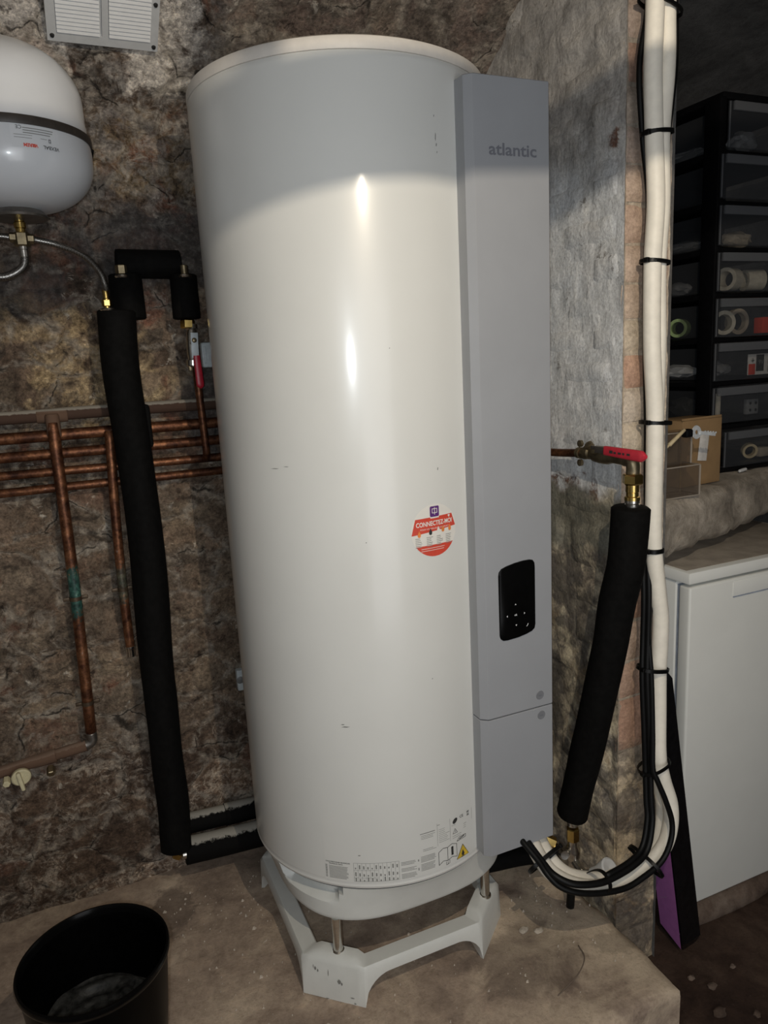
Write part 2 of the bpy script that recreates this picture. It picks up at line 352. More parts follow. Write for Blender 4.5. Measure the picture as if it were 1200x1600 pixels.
M['clear'] = mat_clear('clear_drawer_plastic', (.10, .105, .115), .16, .25)
M['frost'] = mat_clear('frosted_drawer_lip', (.16, .165, .175), .5, .35)
M['edge'] = mat_clear('acrylic_edge', (.55, .48, .40), .55, .2)
M['acrylic'] = mat_clear('clear_acrylic', (.22, .17, .13), .20, .15)

# ------------------------------------------------------------------ object helpers
def link(o, parent=None):
    COL.objects.link(o)
    if parent is not None: o.parent = parent
    return o
def mesh_obj(name, verts, faces, mat, parent=None, smooth=True, auto=None):
    me = bpy.data.meshes.new(name); me.from_pydata([tuple(v) for v in verts], [], faces)
    bm = bmesh.new(); bm.from_mesh(me); bmesh.ops.recalc_face_normals(bm, faces=bm.faces); bm.to_mesh(me); bm.free()
    return fin(name, me, mat, parent, smooth, auto)
def fin(name, me, mat, parent=None, smooth=True, auto=None):
    for m in (mat if isinstance(mat, (list, tuple)) else [mat]): me.materials.append(m)
    if smooth: me.polygons.foreach_set('use_smooth', [True]*len(me.polygons))
    if smooth and auto: me.set_sharp_from_angle(angle=math.radians(auto))
    o = bpy.data.objects.new(name, me); link(o, parent)
    if parent is not None: o.matrix_parent_inverse = Matrix.Translation(-Vector(parent.location)) if parent.type == 'EMPTY' and parent.rotation_euler.x == parent.rotation_euler.y == parent.rotation_euler.z == 0 else Matrix()
    return o
def from_bm(name, bm, mat, parent=None, smooth=True, auto=35):
    me = bpy.data.meshes.new(name); bmesh.ops.recalc_face_normals(bm, faces=bm.faces); bm.to_mesh(me); bm.free()
    return fin(name, me, mat, parent, smooth, auto)
def tag(o, label=None, cat=None, group=None, kind=None):
    if label: o['label'] = label
    if cat: o['category'] = cat
    if group: o['group'] = group
    if kind: o['kind'] = kind
    return o
def thing(name, loc, label, cat, group=None):
    o = bpy.data.objects.new(name, None); o.location = loc; o.empty_display_size = .05; link(o); return tag(o, label, cat, group)
def add_box(bm, c, s, bevel=0.0, rot=None, seg=2):
    r = bmesh.ops.create_cube(bm, size=1.0); vs = r['verts']
    bmesh.ops.scale(bm, vec=s, verts=vs)
    if bevel > 0:
        es = list({e for v in vs for e in v.link_edges})
        rb = bmesh.ops.bevel(bm, geom=es, offset=bevel, segments=seg, affect='EDGES', profile=.5)
        vs = list({v for f in rb['faces'] for v in f.verts} | {v for v in vs if v.is_valid})
    if rot is not None: bmesh.ops.rotate(bm, cent=(0, 0, 0), matrix=rot, verts=vs)
    bmesh.ops.translate(bm, vec=c, verts=vs)
    return vs
def box(name, c, s, mat, parent=None, bevel=.002, rot=None):
    bm = bmesh.new(); add_box(bm, c, s, bevel, rot); return from_bm(name, bm, mat, parent)
def catmull(pts, n=6):
    P = [Vector(p) for p in pts]
    if len(P) < 3: return P
    P = [P[0]*2-P[1]] + P + [P[-1]*2-P[-2]]; out = []
    for i in range(1, len(P)-2):
        a, b, c, d = P[i-1:i+3]
        for k in range(n):
            t = k/n
            out.append(.5*((2*b)+(c-a)*t+(2*a-5*b+4*c-d)*t*t+(3*b-a-3*c+d)*t**3))
    out.append(P[-2]); return out
def tube_data(pts, r, seg=14, cap=.6, lump=0.0, seed=0, smooth=6):
    path = catmull(pts, smooth); n = len(path)
    rad = [r]*n if not isinstance(r, (list, tuple)) else [r[0]+(r[1]-r[0])*i/(n-1) for i in range(n)]
    T = [(path[min(i+1, n-1)]-path[max(i-1, 0)]).normalized() for i in range(n)]
    ref = Vector((0, 0, 1)) if abs(T[0].z) < .9 else Vector((0, 1, 0))
    N = (ref-T[0]*ref.dot(T[0])).normalized()
    V, Fc = [], []
    def ring(c, t, nn, rr, k):
        b = t.cross(nn)
        for j in range(seg):
            a = 2*PI*j/seg; q = rr
            if lump: q = rr*(1+lump*noise.noise(Vector((math.cos(a)*1.3+seed, math.sin(a)*1.3, c.length*14+seed))))
            V.append(c+(nn*math.cos(a)+b*math.sin(a))*q)
    ring(path[0]-T[0]*rad[0]*.0, T[0], N, rad[0]*(1-.18*cap), 0)
    for i in range(n):
        N = (N-T[i]*N.dot(T[i])).normalized()
        c = path[i]
        if i == 0: c = c+T[0]*rad[0]*.15*cap
        if i == n-1: c = c-T[i]*rad[-1]*.15*cap
        ring(c, T[i], N, rad[i], i)
    ring(path[-1], T[-1], N, rad[-1]*(1-.18*cap), n)
    m = n+2
    for i in range(m-1):
        for j in range(seg):
            a, b = i*seg+j, i*seg+(j+1) % seg
            Fc.append((a, b, b+seg, a+seg))
    Fc.append(tuple(range(seg))[::-1]); Fc.append(tuple(range((m-1)*seg, m*seg)))
    return V, Fc
def tube(name, pts, r, mat, parent=None, seg=14, cap=.6, lump=0.0, seed=0, smooth=6):
    V, Fc = tube_data(pts, r, seg, cap, lump, seed, smooth)
    return mesh_obj(name, V, Fc, mat, parent, True, 50)
def lathe(name, prof, mat, parent=None, c=(0, 0, 0), axis=(0, 0, 1), seg=32, hexa=False, auto=35):
    ax = Vector(axis).normalized(); q = Vector((0, 0, 1)).rotation_difference(ax); c = Vector(c)
    if hexa: seg = 6
    V, Fc = [], []
    for r, z in prof:
        for j in range(seg):
            a = 2*PI*j/seg; V.append(c+q @ Vector((r*math.cos(a), r*math.sin(a), z)))
    for i in range(len(prof)-1):
        for j in range(seg):
            a, b = i*seg+j, i*seg+(j+1) % seg; Fc.append((a, b, b+seg, a+seg))
    loop = prof[0] == prof[-1]
    if prof[0][0] > 1e-6 and not loop: Fc.append(tuple(range(seg))[::-1])
    if prof[-1][0] > 1e-6 and not loop: Fc.append(tuple(range((len(prof)-1)*seg, len(prof)*seg)))
    o = mesh_obj(name, V, Fc, mat, parent, not hexa, auto); return o
def fitting(name, c, axis, r, L, mat, parent, kind='hex'):
    """brass nut or collar centred at c"""
    b = r*.14
    return lathe(name, [(r*.86, -L/2), (r, -L/2+b), (r, L/2-b), (r*.86, L/2)], mat, parent, c, axis, 24, kind == 'hex')
class Print:
    """flat print: 2-D shapes laid onto a plane or wrapped on a cylinder"""
    def __init__(s): s.bm = bmesh.new()
    def poly(s, pts):
        tri = geometry.tessellate_polygon([[Vector((x, y, 0)) for x, y in pts]])
        vs = [s.bm.verts.new((x, y, 0)) for x, y in pts]
        for t in tri:
            try: s.bm.faces.new([vs[i] for i in t])
            except ValueError: pass
        return s
    def rect(s, x, y, w, h): return s.poly([(x, y), (x+w, y), (x+w, y+h), (x, y+h)])
    def frame(s, x, y, w, h, t):
        s.rect(x, y, w, t); s.rect(x, y+h-t, w, t); s.rect(x, y+t, t, h-2*t); return s.rect(x+w-t, y+t, t, h-2*t)
    def text(s, txt, x, y, size, align='CENTER', bold=0.0, squeeze=1.0, flip=False):
        cu = bpy.data.curves.new('txt', 'FONT'); cu.body = txt; cu.size = size; cu.align_x = align; cu.offset = bold; cu.resolution_u = 3
        o = bpy.data.objects.new('txt', cu); COL.objects.link(o)
        me = bpy.data.meshes.new_from_object(o.evaluated_get(bpy.context.evaluated_depsgraph_get()))
        k = -1 if flip else 1
        vs = [s.bm.verts.new((x+k*v.co.x*squeeze, y+k*v.co.y, 0)) for v in me.vertices]
        for p in me.polygons:
            try: s.bm.faces.new([vs[i] for i in p.vertices])
            except ValueError: pass
        bpy.data.objects.remove(o); bpy.data.meshes.remove(me); bpy.data.curves.remove(cu); return s
    def lines(s, x, y, w, n, dy, t, jag=.25, seed=1):
        r = random.Random(seed)
        for i in range(n): s.rect(x, y-i*dy, w*(1-jag*r.random()), t)
        return s
    def done(s, name, mat, parent, fn, step=0.006):
        bm = s.bm
        if step:
            xs = [v.co.x for v in bm.verts]
            k = math.floor(min(xs)/step)+1
            while k*step < max(xs):
                bmesh.ops.bisect_plane(bm, geom=bm.verts[:]+bm.edges[:]+bm.faces[:], plane_co=(k*step, 0, 0), plane_no=(1, 0, 0)); k += 1
        for v in bm.verts: v.co = fn(v.co.x, v.co.y)
        me = bpy.data.meshes.new(name); bm.to_mesh(me); bm.free()
        return fin(name, me, mat, parent, False)
def fract(v, s, o=5, seed=0.0):
    return noise.fractal(Vector((v[0]*s+seed, v[1]*s+seed*.7, v[2]*s)), .9, 2.1, o)

# ------------------------------------------------------------------ the cellar shell
YB, ZS = 1.87, .36            # back wall plane, springing height of the vault
def vault(X, s):
    """point and inward normal of the back wall (s = height) running on into the barrel vault"""
    if s < ZS: return Vector((X, YB, s)), Vector((0, -1, 0))
    t = (s-ZS)/.85
    p = Vector((X, .40+1.47*math.cos(t), ZS+.66*math.sin(t)))
    return p, Vector((0, -math.cos(t)/1.47, -math.sin(t)/.66)).normalized()
def wall_relief(p):
    return .0075*fract(p, 5.5, 5)+.0035*fract(p, 24, 4, 3.1)
def grid_surface(name, fn, us, vs, relief, mat, parent=None, kind='structure'):
    V, Fc = [], []
    for v in vs:
        for u in us:
            p, n = fn(u, v); V.append(p+n*relief(p))
    nu = len(us)
    for j in range(len(vs)-1):
        for i in range(nu-1):
            a = j*nu+i; Fc.append((a, a+1, a+1+nu, a+nu))
    me = bpy.data.meshes.new(name); me.from_pydata(V, [], Fc)
    o = fin(name, me, mat, parent, True)
    if kind: o['kind'] = kind
    return o
def frange(a, b, step):
    n = max(1, int(round((b-a)/step))); return [a+(b-a)*i/n for i in range(n+1)]
S_TOP = ZS+.85*PI/2
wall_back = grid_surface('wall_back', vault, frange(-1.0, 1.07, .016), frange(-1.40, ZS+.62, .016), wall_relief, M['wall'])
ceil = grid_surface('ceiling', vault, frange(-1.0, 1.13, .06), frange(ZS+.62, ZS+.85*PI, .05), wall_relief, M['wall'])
def stone_patch(name, fn, relief, u0, u1, v0, v1, mat, parent, seed, proud=.009, nx=6, ny=4, wob=.006):
    """one stone: an uneven block face whose rim sinks below the mortar"""
    V, Fc = [], []
    for j in range(ny+1):
        for i in range(nx+1):
            a, b = i/nx, j/ny
            u = u0+(u1-u0)*a; v = v0+(v1-v0)*b
            k = noise.noise_vector(Vector((u*14+seed, v*14, seed*1.7)))
            edge = min(a, 1-a)*(u1-u0), min(b, 1-b)*abs(v1-v0)
            if i in (0, nx) or j in (0, ny): u += k.x*wob; v += k.y*wob
            else: u += k.x*wob*.5; v += k.y*wob*.5
            p, n = fn(u, v)
            e = max(0, min(1, min(edge)/.016))
            hgt = relief(p)*.8 - .007 + (.007+proud)*(e*(2-e)) + .004*noise.noise(p*22+Vector((seed, 0, 0)))
            V.append(p+n*hgt)
    for j in range(ny):
        for i in range(nx):
            a = j*(nx+1)+i; Fc.append((a, a+1, a+nx+2, a+nx+1))
    me = bpy.data.meshes.new(name); me.from_pydata(V, [], Fc)
    return fin(name, me, mat, parent, True)
s = -1.322; row = 0; r2 = random.Random(3)
while s < .98:
    h = r2.uniform(.075, .118); u = -.62+r2.uniform(0, .1)
    while u < 1.03:
        wd = r2.uniform(.12, .24); u1 = min(u+wd, 1.05)
        vis = (u < .42) if s < .40 else True
        if vis and not (.03 < u and u1 < .30 and .66 < s < .98) and r2.random() < .93 and u1-u > .05:
            pr = r2.uniform(.001, .009)
            stone_patch('stone', vault, wall_relief, u+.006, u1-.006, s+.005, s+h-.005, M['wall'], wall_back, r2.uniform(0, 50), pr)
        u = u1
    s += h
# partition on the right of the heater
def left_face(y, z): return Vector((1.06, y, z)), Vector((-1, 0, 0))
def end_face(x, z): return Vector((x, 1.21, z)), Vector((0, -1, 0))
def right_face(y, z): return Vector((1.185, y, z)), Vector((1, 0, 0))
def part_relief(p): 
    e = max(0, min(1, (p.y-1.205)/.02))
    low = 1+.5*max(0, min(1, (-.4-p.z)*2))
    return (.006*low*fract(p, 7, 5, 9.)+.003*low*fract(p, 30, 4, 5.))*(.25+.75*e)
wall_right = grid_surface('wall_right', left_face, frange(1.21, 1.90, .011), frange(-1.52, 1.04, .013), part_relief, M['part'])
grid_surface('wall_right_end', end_face, frange(1.06, 1.185, .011), frange(-1.52, 1.04, .013), lambda p: .0035*fract(p, 24, 4, 2.)*min(1, max(0, p.x-1.06)/.01)-.008*min(1, max(0, p.x-1.06)/.006), M['part'], wall_right, None)
grid_surface('wall_right_back', right_face, frange(1.21, 3.0, .06), frange(-1.52, 1.04, .06), lambda p: 0, M['dark_wall'], wall_right, None)
z = -1.50; r3 = random.Random(11); row = 0
while z < .98:
    rough = z < -.45
    h = r3.uniform(.085, .13) if rough else r3.uniform(.068, .078)
    y = 1.217 - (row % 2)*.0; first = True
    while y < 1.62:
        ln = r3.uniform(.13, .22) if rough else (.21 if (row % 2 or not first) else .10)
        y1 = min(y+ln, 1.80); first = False
        if z > -1.36:
            stone_patch('brick', left_face, part_relief, y+.004, y1-.004, z+.004, z+h-.004, M['part'], wall_right, r3.uniform(0, 60), r3.uniform(.002, .010) if rough else r3.uniform(0, .0035), 7, 4, .006 if rough else .004)
        y = y1
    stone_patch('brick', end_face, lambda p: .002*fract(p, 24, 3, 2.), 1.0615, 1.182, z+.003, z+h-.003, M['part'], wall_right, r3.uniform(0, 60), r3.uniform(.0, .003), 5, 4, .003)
    z += h; row += 1
# dark alcove beyond the partition
def plane_patch(name, o, du, dv, nu, nv, relief, mat, kind='structure', parent=None):
    o, du, dv = Vector(o), Vector(du), Vector(dv); n = du.cross(dv).normalized()
    V, Fc = [], []
    for j in range(nv+1):
        for i in range(nu+1):
            p = o+du*(i/nu)+dv*(j/nv); V.append(p+n*relief(p))
    for j in range(nv):
        for i in range(nu):
            a = j*(nu+1)+i; Fc.append((a, a+1, a+nu+2, a+nu+1))
    me = bpy.data.meshes.new(name); me.from_pydata(V, [], Fc); ob = fin(name, me, mat, parent, True)
    if kind: ob['kind'] = kind
    return ob
rough3 = lambda p: .02*fract(p, 4, 5, 1.)
def alcove(X, s):
    if s < .55: return Vector((X, 3.0, s)), Vector((0, -1, 0))
    t = (s-.55)/.9
    return Vector((X, 1.5+1.5*math.cos(t), .55+.62*math.sin(t))), Vector((0, -math.cos(t)/1.5, -math.sin(t)/.62)).normalized()
grid_surface('wall_alcove', alcove, frange(1.12, 3.6, .05), frange(-1.5, .55+.9*PI*.5, .05), rough3, M['dark_wall'])
plane_patch('ceiling_alcove', (1.06, 1.6, 1.17), (2.6, 0, 0), (0, -2.8, 0), 30, 30, rough3, M['dark_wall'])
plane_patch('wall_left', (-1.0, -1.2, -1.6), (0, 3.1, 0), (0, 0, 2.9), 40, 40, rough3, M['dark_wall'])
plane_patch('wall_front', (3.6, -1.07, -1.6), (-4.7, 0, 0), (0, 0, 2.9), 40, 30, rough3, M['dark_wall'])
plane_patch('wall_far_right', (3.6, 3.1, -1.6), (0, -4.3, 0), (0, 0, 2.9), 40, 30, rough3, M['dark_wall'])
plane_patch('trim_1', (1.10, 1.25, .80), (0, -2.35, 0), (0, 0, .5), 20, 6, rough3, M['dark_wall'])
# floors
floor = plane_patch('floor', (-1.1, -1.2, -1.50), (4.8, 0, 0), (0, 4.3, 0), 150, 130, lambda p: .004*fract(p, 9, 4)+.0025*fract(p, 40, 3, 2.), M['earth'])
def slab():
    us = frange(-1.0, 1.037, .02); vs = frange(.983, 1.90, .02)
    V, Fc = [], []; idx = {}
    def put(k, p): idx[k] = len(V); V.append(p)
    for j, y in enumerate(vs):
        for i, x in enumerate(us):
            p = Vector((x, y, -1.327))
            d = .003*fract(p, 7, 4)+.0015*fract(p, 30, 3, 4.)
            er = min(1.037-x, y-.983); drop = .007*max(0, 1-er/.02)**2
            p.z += d-drop
            p.x += (.010*fract(p, 11, 3, 6.) if i == len(us)-1 else 0); p.y += (.010*fract(p, 11, 3, 8.) if j == 0 else 0)
            put((i, j), p)
    n, m = len(us), len(vs)
    for j in range(m-1):
        for i in range(n-1): Fc.append((idx[i, j], idx[i+1, j], idx[i+1, j+1], idx[i, j+1]))
    depth = frange(-1.350, -1.53, .03)
    def skirt(keys, nrm):
        prev = [idx[k] for k in keys]
        for d in depth:
            cur = []
            for k in keys:
                q = V[idx[k]].copy(); q.z = d; q += nrm*(.014*fract(q, 14, 4, 3.)+.004); cur.append(len(V)); V.append(q)
            for a in range(len(keys)-1): Fc.append((prev[a], prev[a+1], cur[a+1], cur[a]))
            prev = cur
    skirt([(i, 0) for i in range(n)], Vector((0, -1, 0))); skirt([(n-1, j) for j in range(m)], Vector((1, 0, 0)))
    return tag(mesh_obj('floor_slab', V, Fc, M['slab'], None, True), kind='structure')
slab()
def rough_block(name, corners, z0, z1, mat, amp=.012, step=.03, kind='structure'):
    """block with an irregular, worn front; corners = front-left, front-right, back-right, back-left"""
    a, b, c, d = [Vector((*k, 0)) for k in corners]
    nu = max(2, int((b-a).length/step)); prof = [(0, 1)]
    V, Fc = [], []
    rows = []
    hs = max(2, int((z1-z0)/.02))
    line = [('f', i/hs) for i in range(hs+1)]+[('t', j/12) for j in range(1, 13)]
    for kind_, v in line:
        r = []
        for i in range(nu+1):
            t = i/nu; fr = a.lerp(b, t); bk = d.lerp(c, t)
            if kind_ == 'f': p = fr.copy(); p.z = z0+(z1-z0)*v
            else: p = fr.lerp(bk, v); p.z = z1
            out = (fr-bk).normalized()
            k = fract(p, 9, 5, 4.); k2 = fract(p, 33, 4, 1.)
            if kind_ == 'f':
                rnd_ = .02*max(0, (v-.75)/.25)**2+.012*max(0, (.2-v)/.2)**2
                p += out*(amp*k+.4*amp*k2-rnd_); p.z += (.5*amp*k2 + (amp*1.1*fract(p, 14, 3, 2.) if v == 0 else 0))
            else: p.z += (.35*amp*k if v < .9 else 0)
            r.append(len(V)); V.append(p)
        rows.append(r)
    for r, q in zip(rows, rows[1:]):
        for i in range(nu): Fc.append((r[i], r[i+1], q[i+1], q[i]))
    bot = []
    for i in range(nu+1):
        p = d.lerp(c, i/nu); p.z = z0; bot.append(len(V)); V.append(p)
    for i in range(nu): Fc.append((bot[i], bot[i+1], rows[0][i+1], rows[0][i]))
    Fc.append(tuple([r[0] for r in rows]+[bot[0]])); Fc.append(tuple([r[-1] for r in rows]+[bot[-1]]))
    o = mesh_obj(name, V, Fc, mat, None, True, 60)
    return tag(o, kind=kind)
rough_block('trim_ledge', [(1.186, 1.245), (2.9, 1.81), (2.9, 2.95), (1.186, 2.95)], -.488, -.362, M['ledge'])
rough_block('trim_kerb', [(1.335, 1.235), (2.9, 1.245), (2.9, 2.9), (1.335, 2.9)], -1.52, -1.458, M['kerb'], .008)

# ------------------------------------------------------------------ water heater
TX, TY, TR = .586, 1.512, .295
heater = thing('water_heater', (TX, TY, -1.145), 'tall white cylindrical water heater with a grey control column down its front right', 'water heater')
C0 = (TX, TY, 0)
lathe('tank_body', [(.270, -1.0662), (.289, -1.066), (.294, -1.062), (.2955, -1.057), (.2940, -1.052), (.295, -1.047), (.295, -1.044), (.295, -1.03), (.295, .47), (.295, .490), (.295, .4945), (.293, .4995), (.286, .501)], M['enamel'], heater, C0, seg=160, auto=30)
lathe('top_lid', [(0, .529), (.25, .528), (.284, .5255), (.2925, .521), (.2955, .515), (.2958, .506), (.2945, .5005), (.286, .4995)], M['rim'], heater, C0, seg=128, auto=30)
tag(heater.children[-1], 'cream plastic lid rim')
def skirt():
    n, m = 180, 14; V, Fc = [], []
    a = .263; e = 2.9
    for j in range(m+1):
        t = j/m; z = -1.068-.080*t
        for i in range(n):
            th = 2*PI*i/n; sx, sy = math.sin(th), -math.cos(th)
            rs = a/((abs(sx)**e+abs(sy)**e)**(1/e)); k = t**.8
            r = .291*(1-k)+rs*k
            d = math.degrees(th); d = d-360 if d > 180 else d
            if -72 < d < -39:
                # hand hold pressed into the left front
                ed = min(d+72, -39-d)
                lo = .036 if ed > 4 else .036*(ed/4)**.5
                zz = -1.068-z
                if zz < lo: r -= .022*min(1, (lo-zz)/.006)
            if j == m: r -= .004
            V.append((TX+r*sx, TY+r*sy, z))
    for j in range(m):
        for i in range(n):
            p, q = j*n+i, j*n+(i+1) % n; Fc.append((p, q, q+n, p+n))
    Fc.append(tuple(range(m*n, (m+1)*n))); Fc.append(tuple(range(n))[::-1])
    o = mesh_obj('base_skirt', V, Fc, M['skirt'], heater, True, 40); return o
tag(skirt(), 'pale grey skirt with a moulded hand hold')
lathe('shadow_gap', [(.286, -1.0685), (.2885, -1.0685), (.2885, -1.0655), (.286, -1.0655)], M['skirt_dark'], heater, C0, seg=128)  # dark ring standing in for the shade in the seam above the skirt
def column(name, z0, z1, mat):
    prof = [(.7035, 1.330), (.7035, 1.2115), (.706, 1.2095), (.7165, 1.2005), (.719, 1.2), (.8735, 1.2), (.876, 1.2025), (.876, 1.45)]
    V, Fc = [], []; n = len(prof)
    for z, ins in ((z0, .0012), (z0+.0012, 0), (z1-.0012, 0), (z1, .0012)):
        for x, y in prof: V.append((x+(ins if x < .78 else -ins), y+ins, z))
    for k in range(3):
        for i in range(n-1): Fc.append((k*n+i, k*n+i+1, (k+1)*n+i+1, (k+1)*n+i))
        Fc.append((k*n+n-1, k*n, (k+1)*n, (k+1)*n+n-1))
    Fc.append(tuple(range(n))[::-1]); Fc.append(tuple(range(3*n, 4*n)))
    return mesh_obj(name, V, Fc, mat, heater, True, 20)
col = tag(column('front_panel', -.7315, .474, M['panel']), 'grey flat control column')
low = tag(column('lower_cover', -1.048, -.734, M['panel']), 'grey lower cover of the column')
flat = lambda off: (lambda x, z: Vector((x, 1.2-off, z)))
cyl = lambda off: (lambda u, v: Vector((TX+(TR+off)*math.sin(u/TR), TY-(TR+off)*math.cos(u/TR), v)))
p = Print(); p.text('atlantic', .7965, .3452, .0285, bold=.0006, squeeze=1.225)
tag(p.done('lettering', M['logo'], col, flat(.0005), None), 'dark grey atlantic lettering')
dsp = [(.7465, -.430), (.7480, -.4225), (.7535, -.4165), (.765, -.4125), (.785, -.4085), (.805, -.4065), (.820, -.4065), (.8275, -.4085), (.8312, -.4145), (.8320, -.424), (.8320, -.545), (.8300, -.5535), (.8235, -.5585), (.81, -.5625), (.79, -.566), (.765, -.5675), (.7545, -.5665), (.7490, -.562), (.7470, -.555)]
V = []; n = len(dsp)
cxm = sum(a for a, b in dsp)/n; czm = sum(b for a, b in dsp)/n
for y, k in ((1.2004, 1.0), (1.1975, .995), (1.1968, .975)):
    for a, b in dsp: V.append((cxm+(a-cxm)*k, y, czm+(b-czm)*k))
Fc = [(r*n+i, r*n+(i+1) % n, (r+1)*n+(i+1) % n, (r+1)*n+i) for r in range(2) for i in range(n)]+[tuple(range(2*n, 3*n))]
display = tag(mesh_obj('control_display', V, Fc, M['glass_black'], col, True, 30), 'black glass touch display with five small white keys')
p = Print()
for x, z, k in ((.784, -.494, 'u'), (.764, -.516, 'l'), (.805, -.516, 'r'), (.785, -.538, 'd')):
    q = .0022
    tri = {'u': [(-q, -q*.5), (q, -q*.5), (0, q*.8)], 'd': [(-q, q*.5), (0, -q*.8), (q, q*.5)], 'l': [(q*.5, -q), (q*.5, q), (-q*.8, 0)], 'r': [(-q*.5, q), (-q*.5, -q), (q*.8, 0)]}[k]
    p.poly([(x+a, z+b) for a, b in tri])
p.text('ok', .784, -.518, .006, bold=.0001)
p.poly([(.809, -.545), (.8115, -.5425), (.8125, -.5395), (.814, -.5395), (.813, -.543), (.810, -.5458)])
tag(p.done('key_icons', M['icon'], col, flat(.0035), None), kind='stuff')
for (x, z), par in (((.843, -.706), col), ((.846, -.752), low)):
    o = lathe('screw_cap', [(0, .0006), (.0076, .0006), (.0092, .0008), (.0098, 0)], M['panel_side'], par, (x, 1.2, z), (0, -1, 0), 24)
    pp = Print(); pp.rect(x-.004, z-.0008, .008, .0016); pp.done('screw_slot', M['logo'], par, flat(.0016), None)
# round sticker
uc, vc, R = TR*math.radians(6.7), -.322, .0512
disc = lambda r, k=48: [(uc+r*math.cos(2*PI*i/k), vc+r*math.sin(2*PI*i/k)) for i in range(k)]
arc = lambda a0, a1, r, k=14: [(uc+r*math.cos(math.radians(a0+(a1-a0)*i/k)), vc+r*math.sin(math.radians(a0+(a1-a0)*i/k))) for i in range(k+1)]
stick = tag(Print().poly(disc(R)).done('round_sticker', M['paper'], heater, cyl(.0005)), 'round red and white CONNECTEZ-MOI sticker')
U = lambda x, y: (uc+x*R, vc+y*R)
p = Print(); p.poly([U(-.82, .50), U(.80, .54), U(.97, .06), U(-.99, -.10)]); p.poly(arc(213, 327, R*.985)); p.done('red_band', M['red_print'], stick, cyl(.0008))
p = Print(); p.text('CONNECTEZ-MOI', *U(0, .20), .0125, bold=.0003, squeeze=.80); p.text('POUR UN MEILLEUR CONFORT', *U(0, .06), .0042, squeeze=1.1)
p.lines(*U(-.62, -.66), .060, 2, .0042, .0009, .2, 5); p.rect(*U(-.19, .47), .0195, .006)
p.poly([U(.60, .49), U(.66, .40), U(.72, .49), U(.66, .52)]); tag(p.done('white_lettering', M['paper'], stick, cyl(.0011), .004), kind='stuff')
p = Print(); p.poly([U(-.17, .92), U(.17, .92), U(.20, .88), U(.20, .56), U(.16, .52), U(-.16, .52), U(-.20, .56), U(-.20, .88)]); p.done('purple_icon', M['purple_print'], stick, cyl(.0012))
p = Print(); p.frame(uc-.006, vc+R*.66, .012, .009, .0012); p.rect(uc-.0007, vc+R*.6, .0014, .014); p.done('icon_lines', M['paper'], stick, cyl(.0015))
def drop(x, y, k): return [U(x, y+.13*k), U(x+.06*k, y), U(x+.05*k, y-.07*k), U(x, y-.10*k), U(x-.05*k, y-.07*k), U(x-.06*k, y)]
for x in (-.68, .36, .68): Print().poly(drop(x, -.08 if x < 0 else .0, 1.15)).done('orange_drop', M['orange_print'], stick, cyl(.0012))
Print().poly(drop(-.20, -.04, 1.15)).done('black_drop', M['ink'], stick, cyl(.0012)); Print().poly(drop(.15, .0, 1.1)).done('pale_drop', M['paper'], stick, cyl(.0013))
p = Print()
for i, x in enumerate((-.84, -.38, .06, .48)): p.lines(*U(x, -.24), .0150, 6, .0034, .0010, .4, i)
p.done('small_print', M['ink_grey'], stick, cyl(.0010))
# data label near the foot
lab = tag(Print().rect(-.232, -1.049, .345, .108).done('data_label', M['enamel'], heater, cyl(.0004)), 'white data label near the foot')
p = Print()
x0, y0, w0, h0 = -.2290, -1.0455, .1550, .0430
p.text('CARACTERISTIQUES TECHNIQUES', x0+.001, -1.0060, .0036, 'LEFT', .0002, .95); p.text('TECHNICAL DATA', x0+.008, -1.0102, .0036, 'LEFT', .0002, 1.0)
p.lines(x0+.008, -1.0150, .042, 11, .0027, .0011, .12, 3); p.lines(x0, -1.0150, .0045, 8, .0038, .0022, .2, 4)
tx = x0+.061; p.frame(tx, y0, .094, h0, .0006)
for i in range(1, 11): p.rect(tx+.094*i/11, y0, .0005, h0)
for yy in (-1.0195, -1.0370): p.rect(tx, yy, .050, .0006)
for i in range(11):
    for k, yy in enumerate((-1.0165, -1.0330, -1.0445)):
        p.rect(tx+.094*(i+.32)/11, yy, .0028, .0035+.004*((i*7+k*3) % 4)/2)
p.lines(-.0700, -1.0085, .032, 3, .0030, .0011, .2, 7); p.lines(-.0700, -1.0230, .034, 3, .0030, .0011, .2, 8); p.lines(-.0700, -1.0360, .034, 4, .0030, .0011, .2, 9)
p.rect(-.0340, -1.0130, .0022, .0045); p.rect(-.0340, -1.034, .0022, .006)
p.lines(-.0275, -1.0055, .036, 5, .0029, .0011, .2, 10); p.lines(-.0275, -1.0230, .036, 6, .0029, .0011, .25, 11)
p.done('print_lines', M['ink_grey'], lab, cyl(.0007), .008)
p = Print()
p.rect(-.0275, -.9535, .034, .0016); p.lines(-.0255, -.9580, .034, 3, .0035, .0008, .3, 21); p.lines(-.022, -.9900, .032, 2, .0035, .0009, .3, 22)
p.rect(.0115, -.9920, .0006, .052); p.rect(.0430, -.9920, .0006, .052); p.rect(.0120, -.9445, .006, .0012)
p.lines(.0150, -.9560, .028, 8, .0042, .0007, .5, 23); p.lines(.0490, -.9850, .034, 2, .0045, .0008, .4, 24); p.lines(.0800, -.9680, .010, 3, .0045, .0008, .4, 25)
p.text('IP X1B', .052, -.9600, .0036); p.rect(.1055, -.968, .0006, .026)
p.done('fine_print', M['ink_grey'], lab, cyl(.0007), .008)
p = Print()
ov = [(.0565+.0066*math.cos(a)*.94-.003*math.sin(a)*.3, -.9500+.0052*math.sin(a)+.003*math.cos(a)) for a in [2*PI*i/20 for i in range(20)]]
p.poly(ov); p.text('CE', .0745, -.9495, .0085, bold=.0001)
